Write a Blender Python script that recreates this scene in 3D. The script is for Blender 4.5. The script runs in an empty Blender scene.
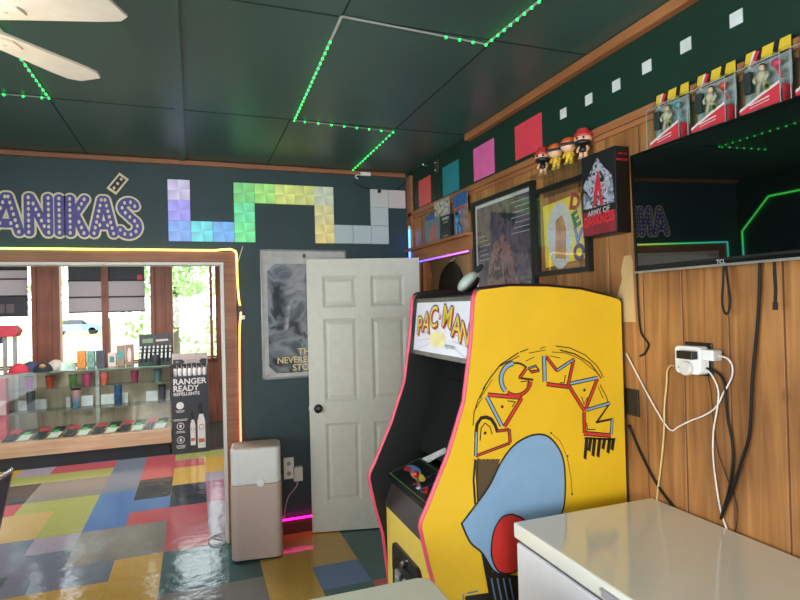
import bpy, bmesh, math, random
from mathutils import Vector, Matrix
random.seed(7)
R = math.radians
SC = bpy.context.scene
COL = SC.collection

# ------------------------------------------------------------------ camera, world, lights, exposure
FPX, CAMZ = 565.0, 1.67

_v1 = Vector((194 - 400, -(311 - 300), -FPX)).normalized()
_v2 = Vector((1900 - 400, -(268 - 300), -FPX)); _v2 = (_v2 - _v1 * _v2.dot(_v1)).normalized()
_v3 = _v2.cross(_v1)
CAMROT = Matrix((_v2, _v1, _v3))            # camera -> world
CAMLOC = Vector((0, 0, CAMZ))
cam = bpy.data.cameras.new('camera'); cam.sensor_width = 36; cam.lens = 36 * FPX / 800; cam.clip_start = 0.05; cam.clip_end = 300
co = bpy.data.objects.new('camera', cam); COL.objects.link(co)
co.matrix_world = Matrix.Translation(CAMLOC) @ CAMROT.to_4x4()
SC.camera = co

def U(px, py, axis, val):
    """point of a real plane (axis = val) seen at a photo pixel"""
    d = CAMROT @ Vector(((px - 400) / FPX, -(py - 300) / FPX, -1.0))
    t = (val - CAMLOC[axis]) / d[axis]
    return CAMLOC + d * t

W = bpy.data.worlds.new('overcast_sky'); SC.world = W; W.use_nodes = True
_nt = W.node_tree; _bg = _nt.nodes['Background']
_bg.inputs[0].default_value = (0.86, 0.95, 1.0, 1); _bg.inputs[1].default_value = 5.0

def area(name, loc, rot, sx, sy, power, color=(1, 1, 1), portal=False):
    l = bpy.data.lights.new(name, 'AREA'); l.shape = 'RECTANGLE'; l.size = sx; l.size_y = sy; l.energy = power; l.color = color
    if portal: l.cycles.is_portal = True
    o = bpy.data.objects.new(name, l); COL.objects.link(o); o.location = loc; o.rotation_euler = rot
    return o
area('shop_window_portal', (-1.0, 9.12, 1.65), (R(-90), 0, 0), 3.6, 1.5, 1, portal=True)
area('rear_fill_light', (-0.3, -2.45, 1.55), (R(90), 0, 0), 2.6, 1.5, 84, (1.0, 0.96, 0.90))  # added fill from behind the viewer, no window is known there
area('side_window_daylight', (-2.55, 0.6, 1.5), (R(90), 0, R(-90)), 2.2, 1.5, 78, (0.88, 0.94, 1.0))
area('passage_fill_light', (2.25, 4.6, 2.68), (0, 0, 0), 0.5, 0.5, 15, (1.0, 0.88, 0.72))  # added to brighten the passage, no fixture is known there
area('shop_ceiling_light', (-0.9, 6.2, 2.68), (0, 0, 0), 1.2, 0.5, 80, (1.0, 0.98, 0.95))
SC.view_settings.view_transform = 'Standard'; SC.view_settings.look = 'None'
SC.view_settings.gamma = 1.0; SC.view_settings.use_curve_mapping = False
SC.view_settings.exposure = 0.12

# ------------------------------------------------------------------ materials
def lin(c):
    c = c / 255.0
    return c / 12.92 if c <= 0.04045 else ((c + 0.055) / 1.055) ** 2.4
def rgb(t): return (lin(t[0]), lin(t[1]), lin(t[2]), 1)
MATS = {}
def mat(name, c, rough=0.5, metal=0.0, var=0.08, scale=18.0, bump=0.0, spec=0.5, coat=0.0, emit=None, es=0.0, stretch=(1, 1, 1), c2=None):
    if name in MATS: return MATS[name]
    m = bpy.data.materials.new(name); m.use_nodes = True; nt = m.node_tree; N = nt.nodes; L = nt.links
    b = N['Principled BSDF']
    b.inputs['Roughness'].default_value = rough; b.inputs['Metallic'].default_value = metal
    b.inputs['Specular IOR Level'].default_value = spec; b.inputs['Coat Weight'].default_value = coat
    b.inputs['Coat Roughness'].default_value = 0.08
    tc = N.new('ShaderNodeTexCoord'); mp = N.new('ShaderNodeMapping'); mp.inputs['Scale'].default_value = stretch
    nz = N.new('ShaderNodeTexNoise'); nz.inputs['Scale'].default_value = scale; nz.inputs['Detail'].default_value = 4
    L.new(tc.outputs['Object'], mp.inputs['Vector']); L.new(mp.outputs['Vector'], nz.inputs['Vector'])
    r = N.new('ShaderNodeValToRGB'); a = rgb(c)
    if c2 is None:
        r.color_ramp.elements[0].color = tuple(x * (1 - var) for x in a[:3]) + (1,)
        r.color_ramp.elements[1].color = tuple(min(1, x * (1 + var)) for x in a[:3]) + (1,)
    else:
        r.color_ramp.elements[0].color = a; r.color_ramp.elements[1].color = rgb(c2)
    r.color_ramp.elements[0].position = 0.35; r.color_ramp.elements[1].position = 0.65
    L.new(nz.outputs['Fac'], r.inputs['Fac']); L.new(r.outputs['Color'], b.inputs['Base Color'])
    if bump:
        bp = N.new('ShaderNodeBump'); bp.inputs['Strength'].default_value = bump; bp.inputs['Distance'].default_value = 0.01
        L.new(nz.outputs['Fac'], bp.inputs['Height']); L.new(bp.outputs['Normal'], b.inputs['Normal'])
    if emit:
        b.inputs['Emission Color'].default_value = rgb(emit); b.inputs['Emission Strength'].default_value = es
    MATS[name] = m
    return m

def glass_mat(name, tint=(255, 255, 255), gloss=0.08, rough=0.02):
    m = bpy.data.materials.new(name); m.use_nodes = True; nt = m.node_tree; N = nt.nodes; L = nt.links
    N.remove(N['Principled BSDF']); out = N['Material Output']
    t = N.new('ShaderNodeBsdfTransparent'); t.inputs[0].default_value = rgb(tint)
    g = N.new('ShaderNodeBsdfGlossy'); g.inputs['Roughness'].default_value = rough
    fr = N.new('ShaderNodeFresnel'); fr.inputs['IOR'].default_value = 1.5
    ml = N.new('ShaderNodeMath'); ml.operation = 'MULTIPLY_ADD'; ml.inputs[1].default_value = 0.9; ml.inputs[2].default_value = gloss * 0.3
    mx = N.new('ShaderNodeMixShader'); ge = N.new('ShaderNodeNewGeometry')
    iv = N.new('ShaderNodeMath'); iv.operation = 'SUBTRACT'; iv.inputs[0].default_value = 1.0; L.new(ge.outputs['Backfacing'], iv.inputs[1])
    mb_ = N.new('ShaderNodeMath'); mb_.operation = 'MULTIPLY'; L.new(ml.outputs[0], mb_.inputs[0]); L.new(iv.outputs[0], mb_.inputs[1])
    L.new(fr.outputs[0], ml.inputs[0]); L.new(mb_.outputs[0], mx.inputs[0]); L.new(t.outputs[0], mx.inputs[1]); L.new(g.outputs[0], mx.inputs[2])
    L.new(mx.outputs[0], out.inputs['Surface'])
    return m

def emis_mat(name, c, s):
    m = bpy.data.materials.new(name); m.use_nodes = True; nt = m.node_tree; N = nt.nodes
    b = N['Principled BSDF']; b.inputs['Base Color'].default_value = rgb(tuple(x * 0.6 for x in c))
    b.inputs['Emission Color'].default_value = rgb(c); b.inputs['Emission Strength'].default_value = s
    return m

def wood_mat(name, ca, cb, axis='z', grooves=None, rough=0.45, knots=True, along=1.2, across=22):
    """wood with the grain along one axis; grooves = (period, offset) along y"""
    m = bpy.data.materials.new(name); m.use_nodes = True; nt = m.node_tree; N = nt.nodes; L = nt.links; b = N['Principled BSDF']
    b.inputs['Roughness'].default_value = rough
    tc = N.new('ShaderNodeTexCoord'); mp = N.new('ShaderNodeMapping')
    mp.inputs['Scale'].default_value = {'z': (across, across, along), 'y': (across, along, across), 'x': (along, across, across)}[axis]
    L.new(tc.outputs['Object'], mp.inputs['Vector'])
    n1 = N.new('ShaderNodeTexNoise'); n1.inputs['Scale'].default_value = 1.0; n1.inputs['Detail'].default_value = 5; n1.inputs['Distortion'].default_value = 1.2
    L.new(mp.outputs['Vector'], n1.inputs['Vector'])
    n2 = N.new('ShaderNodeTexNoise'); n2.inputs['Scale'].default_value = 2.6; n2.inputs['Detail'].default_value = 2
    L.new(tc.outputs['Object'], n2.inputs['Vector'])
    ad = N.new('ShaderNodeMath'); ad.operation = 'MULTIPLY_ADD'; ad.inputs[1].default_value = 0.55
    mm = N.new('ShaderNodeMath'); mm.operation = 'MULTIPLY'; mm.inputs[1].default_value = 0.45
    L.new(n2.outputs['Fac'], mm.inputs[0]); L.new(n1.outputs['Fac'], ad.inputs[0]); L.new(mm.outputs[0], ad.inputs[2])
    r = N.new('ShaderNodeValToRGB'); r.color_ramp.elements[0].position = 0.36; r.color_ramp.elements[1].position = 0.62
    r.color_ramp.elements[0].color = rgb(ca); r.color_ramp.elements[1].color = rgb(cb)
    L.new(ad.outputs[0], r.inputs['Fac'])
    col = r.outputs['Color']
    if knots:
        vo = N.new('ShaderNodeTexVoronoi'); vo.inputs['Scale'].default_value = 1.0
        mk = N.new('ShaderNodeMapping'); mk.inputs['Scale'].default_value = {'z': (3.2, 3.2, 1.9), 'y': (3, 1.6, 3), 'x': (1.6, 3, 3)}[axis]
        L.new(tc.outputs['Object'], mk.inputs['Vector']); L.new(mk.outputs['Vector'], vo.inputs['Vector'])
        kr = N.new('ShaderNodeValToRGB'); kr.color_ramp.elements[0].position = 0.03; kr.color_ramp.elements[1].position = 0.075
        kr.color_ramp.elements[0].color = (0.25, 0.16, 0.1, 1); kr.color_ramp.elements[1].color = (1, 1, 1, 1)
        L.new(vo.outputs['Distance'], kr.inputs['Fac'])
        mx = N.new('ShaderNodeMix'); mx.data_type = 'RGBA'; mx.blend_type = 'MULTIPLY'; mx.inputs[0].default_value = 1
        L.new(col, mx.inputs[6]); L.new(kr.outputs['Color'], mx.inputs[7]); col = mx.outputs[2]
    if grooves:
        sx = N.new('ShaderNodeSeparateXYZ'); L.new(tc.outputs['Object'], sx.inputs[0])
        a = N.new('ShaderNodeMath'); a.operation = 'SUBTRACT'; a.inputs[1].default_value = grooves[1]; L.new(sx.outputs['Y'], a.inputs[0])
        p = N.new('ShaderNodeMath'); p.operation = 'PINGPONG'; p.inputs[1].default_value = grooves[0] / 2; L.new(a.outputs[0], p.inputs[0])
        s = N.new('ShaderNodeMapRange'); s.inputs[1].default_value = 0.0015; s.inputs[2].default_value = 0.0045; s.inputs[3].default_value = 0.0; s.inputs[4].default_value = 1.0
        L.new(p.outputs[0], s.inputs[0])
        gx = N.new('ShaderNodeMix'); gx.data_type = 'RGBA'; gx.inputs[6].default_value = rgb((104, 62, 32)); L.new(s.outputs[0], gx.inputs[0]); L.new(col, gx.inputs[7])
        col = gx.outputs[2]
        bp = N.new('ShaderNodeBump'); bp.inputs['Distance'].default_value = 0.004; bp.inputs['Strength'].default_value = 0.6
        L.new(s.outputs[0], bp.inputs['Height']); L.new(bp.outputs['Normal'], b.inputs['Normal'])
    L.new(col, b.inputs['Base Color'])
    MATS[name] = m
    return m

# ------------------------------------------------------------------ mesh builder
class MB:
    def __init__(s): s.v = []; s.f = []; s.m = []
    def add(s, vs, fs, mi=0):
        k = len(s.v); s.v += [Vector(p) for p in vs]
        for f in fs: s.f.append([i + k for i in f]); s.m.append(mi)
        return s
    def box(s, x0, x1, y0, y1, z0, z1, mi=0):
        x0, x1 = sorted((x0, x1)); y0, y1 = sorted((y0, y1)); z0, z1 = sorted((z0, z1))
        v = [(x, y, z) for z in (z0, z1) for y in (y0, y1) for x in (x0, x1)]
        return s.add(v, [(0, 2, 3, 1), (4, 5, 7, 6), (0, 1, 5, 4), (2, 6, 7, 3), (0, 4, 6, 2), (1, 3, 7, 5)], mi)
    def prism(s, pts, axis, a, b, mi=0, mi_caps=None):
        """2D polygon pushed along an axis; pts are the two other coordinates in x,y,z order"""
        def P(u, w, t): return {0: (t, u, w), 1: (u, t, w), 2: (u, w, t)}[axis]
        n = len(pts); ar = sum(pts[i][0] * pts[(i + 1) % n][1] - pts[(i + 1) % n][0] * pts[i][1] for i in range(n))
        flip = (ar < 0) ^ (axis == 1) ^ (b < a)
        v = [P(p[0], p[1], a) for p in pts] + [P(p[0], p[1], b) for p in pts]
        sides = [(i, (i + 1) % n, n + (i + 1) % n, n + i) for i in range(n)]
        caps = [tuple(reversed(range(n))), tuple(range(n, 2 * n))]
        if flip: sides = [tuple(reversed(f)) for f in sides]; caps = [tuple(reversed(f)) for f in caps]
        k = len(s.v); s.v += [Vector(p) for p in v]
        for f in sides: s.f.append([i + k for i in f]); s.m.append(mi)
        for f in caps: s.f.append([i + k for i in f]); s.m.append(mi if mi_caps is None else mi_caps)
        return s
    def tube(s, pts, r, mi=0, n=8, caps=True, rs=None):
        pts = [Vector(p) for p in pts]; rings = []
        up = None
        for i, p in enumerate(pts):
            t = (pts[min(i + 1, len(pts) - 1)] - pts[max(i - 1, 0)]).normalized()
            if up is None:
                up = Vector((0, 0, 1)) if abs(t.z) < 0.9 else Vector((1, 0, 0))
            a = t.cross(up).normalized(); up = a.cross(t).normalized()
            rr = rs[i] if rs else r
            rings.append([p + (a * math.cos(q) + up * math.sin(q)) * rr for q in (2 * math.pi * j / n for j in range(n))])
        v = [q for g in rings for q in g]; f = []
        for i in range(len(rings) - 1):
            for j in range(n): f.append((i * n + j, i * n + (j + 1) % n, (i + 1) * n + (j + 1) % n, (i + 1) * n + j))
        if caps: f += [tuple(reversed(range(n))), tuple(range(len(v) - n, len(v)))]
        return s.add(v, [tuple(reversed(q)) for q in f], mi)
    def lathe(s, prof, c=(0, 0, 0), n=20, mi=0, sx=1, sy=1):
        """(r, z) profile turned about a vertical axis"""
        c = Vector(c); v = []; f = []
        for r, z in prof:
            for j in range(n):
                q = 2 * math.pi * j / n; v.append(c + Vector((r * sx * math.cos(q), r * sy * math.sin(q), z)))
        for i in range(len(prof) - 1):
            for j in range(n): f.append((i * n + j, i * n + (j + 1) % n, (i + 1) * n + (j + 1) % n, (i + 1) * n + j))
        f += [tuple(reversed(range(n))), tuple(range(len(v) - n, len(v)))]
        return s.add(v, f, mi)
    def ball(s, c, rx, ry=None, rz=None, mi=0, n=14, m=9, z0=-1.0, z1=1.0):
        ry = rx if ry is None else ry; rz = rx if rz is None else rz
        pr = []
        for i in range(m + 1):
            z = math.sin(math.asin(z0) + (math.asin(z1) - math.asin(z0)) * i / m)
            pr.append((max(1e-4, math.sqrt(max(0, 1 - z * z))), z * rz))
        return s.lathe(pr, c, n, mi, rx, ry)
    def disc(s, c, r, axis=2, n=20, mi=0, t=0.004):
        c = Vector(c); o = [i for i in range(3) if i != axis]
        pts = [(c[o[0]] + r * math.cos(2 * math.pi * j / n), c[o[1]] + r * math.sin(2 * math.pi * j / n)) for j in range(n)]
        return s.prism(pts, axis, c[axis] - t / 2, c[axis] + t / 2, mi)
    def xf(s, M, k=0):
        for i in range(k, len(s.v)): s.v[i] = M @ s.v[i]
        return s

def rootloc(p):
    l = Vector((0, 0, 0))
    while p is not None: l += p.location; p = p.parent
    return l

def obj(name, mb, mats, parent=None, bevel=0.0, smooth=False, world=True, seg=2):
    """link the collected shapes as ONE mesh object (coordinates are world unless world=False)"""
    me = bpy.data.meshes.new(name)
    if parent is not None: off = rootloc(parent) if world else Vector((0, 0, 0))
    elif world and mb.v and name.split('_')[0] not in ('wall', 'floor', 'ceiling', 'trim', 'baseboard', 'window', 'door'):
        lo = [min(p[i] for p in mb.v) for i in range(3)]; hi = [max(p[i] for p in mb.v) for i in range(3)]
        off = Vector(((lo[0] + hi[0]) / 2, (lo[1] + hi[1]) / 2, lo[2]))
    else: off = Vector((0, 0, 0))
    me.from_pydata([tuple(p - off) for p in mb.v], [], mb.f)
    if not isinstance(mats, (list, tuple)): mats = [mats]
    for m in mats: me.materials.append(m)
    me.polygons.foreach_set('material_index', mb.m)
    me.update()
    o = bpy.data.objects.new(name, me); COL.objects.link(o)
    if parent is not None: o.parent = parent
    elif world: o.location = off
    if smooth:
        for p in me.polygons: p.use_smooth = True
        if smooth != 'all':
            bm = bmesh.new(); bm.from_mesh(me)
            for e in bm.edges: e.smooth = len(e.link_faces) != 2 or e.calc_face_angle(0) < R(40)
            bm.to_mesh(me); bm.free()
    if bevel:
        b = o.modifiers.new('bevel', 'BEVEL'); b.width = bevel; b.segments = seg; b.limit_method = 'ANGLE'; b.angle_limit = R(40)
    return o

def tag(o, label, cat, group=None, kind=None):
    o['label'] = label; o['category'] = cat
    if group: o['group'] = group
    if kind: o['kind'] = kind
    return o
def thing(name, label, cat, loc=(0, 0, 0), rotz=0.0, group=None):
    o = bpy.data.objects.new(name, None); COL.objects.link(o); o.location = loc; o.rotation_euler = (0, 0, rotz); o.empty_display_size = 0.05
    return tag(o, label, cat, group)
def single(name, mb, mats, label, cat, group=None, **k):
    return tag(obj(name, mb, mats, None, **k), label, cat, group)
def struct(name, mb, mats, label=None, parent=None, cat=None, **k):
    o = obj(name, mb, mats, parent, **k)
    if parent is None:
        o['kind'] = 'structure'; o['category'] = cat or name.split('_')[0]
        o['label'] = label or name
    return o
def kids(o): return [c for c in bpy.data.objects if c.parent == o]
def dup(o, loc, label, rotz=None):
    def cp(a, par):
        c = a.copy(); COL.objects.link(c)
        if par is not None: c.parent = par
        for ch in kids(a):
            if ch.name != c.name: cp(ch, c)
        return c
    r = cp(o, None); r.location = loc; r['label'] = label
    if rotz is not None: r.rotation_euler = (0, 0, rotz)
    return r

# lettering: font outlines laid on a plane
_tc = {}
def text_geo(s, size=1.0, bold=0.0, ext=0.0):
    key = (s, bold, ext)
    if key not in _tc:
        cu = bpy.data.curves.new('lettering', 'FONT'); cu.body = s; cu.size = 1; cu.offset = bold; cu.extrude = ext; cu.resolution_u = 4
        cu.align_x = 'CENTER'; cu.align_y = 'CENTER'
        ob = bpy.data.objects.new('lettering', cu); COL.objects.link(ob)
        dg = bpy.context.evaluated_depsgraph_get(); dg.update()
        me = bpy.data.meshes.new_from_object(ob.evaluated_get(dg))
        _tc[key] = ([v.co.copy() for v in me.vertices], [tuple(p.vertices) for p in me.polygons])
        bpy.data.objects.remove(ob); bpy.data.curves.remove(cu); bpy.data.meshes.remove(me)
    v, f = _tc[key]
    return [p * size for p in v], f
class Plane:
    """origin o, unit directions u, v, normal n"""
    def __init__(s, o, u, v):
        s.o = Vector(o); s.u = Vector(u).normalized(); s.v = Vector(v).normalized(); s.n = s.u.cross(s.v)
    def __call__(s, a, b, d=0.0): return s.o + s.u * a + s.v * b + s.n * d
def put_text(mb, pl, s, cx, cy, size, mi=0, d=0.0015, bold=0.0, rot=0.0, fit=None, sy=1.0):
    v, f = text_geo(s, size, bold)
    xs = [p.x for p in v]; ys = [p.y for p in v]; mx = (min(xs) + max(xs)) / 2; my = (min(ys) + max(ys)) / 2
    k = fit / (max(xs) - min(xs)) if fit else 1.0
    c, sn = math.cos(rot), math.sin(rot); out = []
    for p in v:
        a = (p.x - mx) * k; b = (p.y - my) * (k if fit else 1) * sy
        out.append(pl(cx + a * c - b * sn, cy + a * sn + b * c, d))
    mb.add(out, f, mi)
def poly(mb, pl, pts, mi=0, d=0.0015):
    mb.add([pl(a, b, d) for a, b in pts], [tuple(range(len(pts)))], mi)
def ngon(cx, cy, rx, ry=None, n=24): return [(cx + rx * math.cos(2 * math.pi * i / n), cy + (ry or rx) * math.sin(2 * math.pi * i / n)) for i in range(n)]
def stroke(mb, pl, pts, w, mi=0, d=0.0015, closed=False, rnd=True):
    """mitred ribbon along a 2D path, with round ends"""
    P = [Vector(p) for p in pts]; P = [p for k, p in enumerate(P) if k == 0 or (p - P[k - 1]).length > 1e-6]
    if closed and (P[0] - P[-1]).length < 1e-6: P.pop()
    n = len(P)
    if n < 2: return
    def nrm(a, b): t = (b - a).normalized(); return Vector((-t.y, t.x))
    Lf, Rt = [], []
    for i in range(n):
        pv = P[i - 1] if (i > 0 or closed) else None; nx = P[(i + 1) % n] if (i < n - 1 or closed) else None
        if pv is None: q = nrm(P[i], nx)
        elif nx is None: q = nrm(pv, P[i])
        else:
            a, b = nrm(pv, P[i]), nrm(P[i], nx); q = a + b
            q = a if q.length < 1e-3 else q.normalized(); q = q * min(1.8, 1 / max(0.2, q.dot(a)))
        Lf.append(P[i] + q * w / 2); Rt.append(P[i] - q * w / 2)
    for i in range(n if closed else n - 1):
        k = (i + 1) % n; poly(mb, pl, [tuple(Rt[i]), tuple(Rt[k]), tuple(Lf[k]), tuple(Lf[i])], mi, d)
    if rnd and not closed:
        for c, t in ((P[0], P[0] - P[1]), (P[-1], P[-1] - P[-2])):
            a0 = math.atan2(t.y, t.x); poly(mb, pl, [(c.x + w / 2 * math.cos(a0 + R(a)), c.y + w / 2 * math.sin(a0 + R(a))) for a in range(-90, 91, 18)], mi, d)
def arc(cx, cy, r, a0, a1, n=16, ry=None): return [(cx + r * math.cos(R(a0 + (a1 - a0) * i / n)), cy + (ry or r) * math.sin(R(a0 + (a1 - a0) * i / n))) for i in range(n + 1)]
def smooth_path(pts, k=5):
    pts = [Vector(p) for p in pts]; out = []
    for i in range(len(pts) - 1):
        p0 = pts[max(i - 1, 0)]; p1 = pts[i]; p2 = pts[i + 1]; p3 = pts[min(i + 2, len(pts) - 1)]
        for j in range(k):
            t = j / k
            out.append(0.5 * ((2 * p1) + (p2 - p0) * t + (2 * p0 - 5 * p1 + 4 * p2 - p3) * t * t + (3 * p1 - p0 - 3 * p2 + p3) * t ** 3))
    out.append(pts[-1]); return out

# common materials
GREEN_WALL = mat('dark_green_paint', (38, 62, 66), 0.55, var=0.12, scale=3, bump=0.05)
FRIEZE = mat('frieze_green_paint', (14, 46, 35), 0.5, var=0.1, scale=3)
CEIL = mat('ceiling_green_paint', (58, 88, 80), 0.36, var=0.08, scale=2, spec=0.5)
SEAM = mat('seam_dark', (22, 34, 32), 0.7)
PANEL = wood_mat('panelling_wood', (116, 74, 38), (178, 124, 70), 'z', (0.186, 1.562))
TRIMW = wood_mat('trim_wood', (136, 84, 48), (170, 112, 68), 'y', None, 0.5, knots=False)
TRIMX = wood_mat('trim_wood_across', (126, 78, 52), (160, 106, 74), 'x', None, 0.5, knots=False)
TRIMZ = wood_mat('trim_wood_upright', (134, 84, 48), (168, 110, 66), 'z', None, 0.5, knots=False)
REDWOOD = wood_mat('reddish_wood', (124, 70, 52), (160, 98, 76), 'z', None, 0.5, knots=True)
WHITE = mat('white_paint', (226, 226, 220), 0.4, var=0.03)
DOORW = mat('door_paint', (206, 205, 192), 0.42, var=0.03)
BLACK = mat('black_plastic', (16, 16, 17), 0.4)
BLACKM = mat('matte_black', (12, 13, 13), 0.6)
WPLAST = mat('white_plastic', (228, 228, 224), 0.35, var=0.02)
CREAM = mat('cream_plastic', (214, 196, 160), 0.45)
CHROME = mat('chrome', (200, 200, 205), 0.15, 1.0)
STEEL = mat('brushed_steel', (170, 172, 175), 0.32, 1.0)
BEIGEW = mat('beige_wall_paint', (176, 158, 128), 0.7)
PANE = glass_mat('window_glass')
PICGLASS = glass_mat('picture_glass', gloss=0.14, rough=0.03)
CASEGLASS = glass_mat('case_glass', (248, 252, 250), 0.05)
ACRYL = glass_mat('clear_acrylic', (240, 245, 243), 0.14, 0.04)

# ------------------------------------------------------------------ the setting
RX, BY, CEILZ = 1.65, 4.257, 2.735
LX, FY = -2.15, -2.3
TH = 0.14
FARY = 9.0
# floor: one mesh, vinyl squares in many colours
PAL = {'r': (176, 82, 88), 'l': (156, 158, 92), 'b': (82, 114, 162), 't': (52, 92, 92), 'g': (118, 116, 114), 'w': (128, 122, 116), 'd': (48, 53, 60),
       'y': (192, 154, 72), 's': (108, 118, 134), 'v': (156, 146, 160), 'a': (184, 156, 100), 'm': (160, 108, 134)}
pk = list(PAL); FM = []
for k in pk: FM.append(mat('vinyl_tile_' + k, PAL[k], 0.13, var=0.14, scale=90, bump=0.0, spec=0.6))
for m in FM:     # a slow waviness so reflections streak like waxed vinyl
    nt = m.node_tree; N = nt.nodes; nz = N.new('ShaderNodeTexNoise'); nz.inputs['Scale'].default_value = 9; nz.inputs['Detail'].default_value = 3
    tcn = [n for n in N if n.type == 'TEX_COORD'][0]; nt.links.new(tcn.outputs['Object'], nz.inputs['Vector'])
    bp = N.new('ShaderNodeBump'); bp.inputs['Strength'].default_value = 0.14; bp.inputs['Distance'].default_value = 0.02
    nt.links.new(nz.outputs['Fac'], bp.inputs['Height']); nt.links.new(bp.outputs['Normal'], N['Principled BSDF'].inputs['Normal'])
FX0, FDX, FY0, FDY = 0.072, 0.305, 3.325, 0.319
CELL = {}
def setc(cols, rows, k):
    for i in cols:
        for j in rows: CELL[(i, j)] = k
rg = range
setc((-1,), (11,), 'l'); setc((-1,), (10,), 'r'); setc((-1,), (8, 9), 'y'); setc((-1,), (6, 7), 'd'); setc((-1,), (3, 4, 5), 'r'); setc((-1,), (1, 2), 't'); setc((-1,), (-1, 0), 'g')
setc((0,), (11,), 'l'); setc((0,), (9, 10), 'y'); setc((0,), (8,), 'v'); setc((0,), (6, 7), 'm'); setc((0,), (3, 4, 5), 'v'); setc((0,), (1, 2), 't'); setc((0,), (-1, 0), 'g')
setc((-2,), (9, 10, 11), 'r'); setc((-2,), (7, 8), 'd'); setc((-2,), (6,), 'b'); setc((-2,), (5,), 'r'); setc((-2,), (3, 4), 'w'); setc((-2,), (1, 2), 'y'); setc((-2,), (-1, 0), 'y')
setc((-3,), (8, 9, 10, 11), 's'); setc((-3,), (5, 6, 7), 'b'); setc((-3,), (3, 4), 'w'); setc((-3,), (2,), 's'); setc((-3,), (-1, 0, 1), 'y')
setc((-4, -5), (11,), 'r'); setc((-4, -5, -6, -7), (10,), 'l'); setc((-4, -5), (8, 9), 'w'); setc((-4,), (5, 6, 7), 'l'); setc((-4,), (4,), 'v'); setc((-4,), (2, 3), 's'); setc((-4,), (0, 1), 'y')
setc((-5,), (7,), 'l'); setc((-5, -6), (5, 6), 'a'); setc((-5,), (3, 4), 's'); setc((-5,), (1, 2), 't')
setc((-6,), (11,), 'v'); setc((-6, -7), (8, 9), 'd'); setc((-6,), (7,), 'r'); setc((-6,), (3, 4), 't')
setc((1,), (-2, -1, 0, 1, 2), 'y'); setc((2,), (1, 2), 'y'); setc((2,), (0,), 'b'); setc((3,), (0, 1, 2), 't'); setc((3,), (-1,), 'r'); setc((2,), (-1,), 't')
setc((0,), (12, 13), 't'); setc((0, -1), (14, 15, 16, 17), 't')
fm = MB()
for i in rg(-10, 7):
    for j in rg(-18, 18):
        x0, x1 = FX0 + FDX * i, FX0 + FDX * (i + 1); y0, y1 = FY0 + FDY * j, FY0 + FDY * (j + 1)
        k = CELL.get((i, j)) or random.choice('rlbtgwdysva')
        g = 0.0008
        fm.add([(x0 + g, y0 + g, 0), (x1 - g, y0 + g, 0), (x1 - g, y1 - g, 0), (x0 + g, y1 - g, 0)], [(0, 1, 2, 3)], pk.index(k))
FM.append(mat('floor_seam', (96, 94, 92), 0.6))
fm.add([(-3.4, -2.6, -0.001), (2.4, -2.6, -0.001), (2.4, 9.1, -0.001), (-3.4, 9.1, -0.001)], [(0, 1, 2, 3)], len(pk))
struct('floor', fm, FM, 'floor of glossy vinyl squares in red, yellow, teal, blue and grey', cat='floor')

m = MB().box(-3.4, 3.6, FY - 0.2, FARY + 0.2, CEILZ, CEILZ + 0.1, 0)
for y in (2.0, 3.18): m.box(LX, RX, y - 0.003, y + 0.003, CEILZ - 0.002, CEILZ + 0.01, 1)
for x, a, b in ((0.53, 0.7, 2.0), (0.53, 3.18, BY), (1.16, 2.0, 3.18), (-0.65, 2.0, BY), (1.16, 0.2, 2.0)): m.box(x - 0.003, x + 0.003, a, b, CEILZ - 0.002, CEILZ + 0.01, 1)
struct('ceiling', m, [CEIL, SEAM], 'dark green painted panel ceiling with thin seams', cat='ceiling')
m = MB().box(-0.075, -0.03, 0.6, BY - 0.03, CEILZ - 0.012, CEILZ, 0)
struct('trim_5', m, CEIL, 'dark green batten running along the ceiling beside the fan', cat='ceiling batten')

# back wall with the wide opening
OX0, OX1, OZ = -1.86, 0.205, 2.015
m = MB().box(LX, OX0, BY, BY + TH, 0, CEILZ).box(OX1, RX + 0.1, BY, BY + TH, 0, CEILZ).box(OX0, OX1, BY, BY + TH, OZ, CEILZ)
m.box(-0.335, -0.235, BY - 0.006, BY, 2.50, 2.60)
struct('wall_back', m, GREEN_WALL, 'dark green back wall around the wide opening', cat='wall')
m = MB().box(OX0 - 0.08, OX1 + 0.085, BY - 0.025, BY, OZ, OZ + 0.075)
m.box(OX1, OX1 + 0.085, BY - 0.024, BY, 0, OZ).box(OX0 - 0.08, OX0, BY - 0.024, BY, 0, OZ)
struct('trim_1', m, TRIMX, 'brown wooden casing around the wide opening', cat='casing', bevel=0.004)
m = MB().box(OX1 - 0.018, OX1, BY, BY + TH + 0.02, 0, OZ).box(OX0, OX0 + 0.018, BY, BY + TH + 0.02, 0, OZ).box(OX0 + 0.018, OX1 - 0.018, BY, BY + TH + 0.02, OZ - 0.018, OZ)
struct('trim_2', m, WHITE, 'white jamb lining inside the wide opening', cat='jamb')
m = MB().box(LX, RX - 0.03, BY - 0.03, BY, 2.698, 2.732).box(RX - 0.022, RX - 0.001, BY - 0.105, BY, 2.10, 2.70)
struct('trim_3', m, TRIMX, 'rough brown moulding along the top of the back wall', cat='moulding', bevel=0.004)
m = MB().box(0.29, 1.6, BY - 0.014, BY, 0, 0.09)
struct('baseboard_back', m, wood_mat('dark_base_wood', (70, 38, 34), (100, 56, 48), 'x', None, 0.5, knots=False), 'dark wooden baseboard of the back wall', cat='baseboard')

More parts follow.
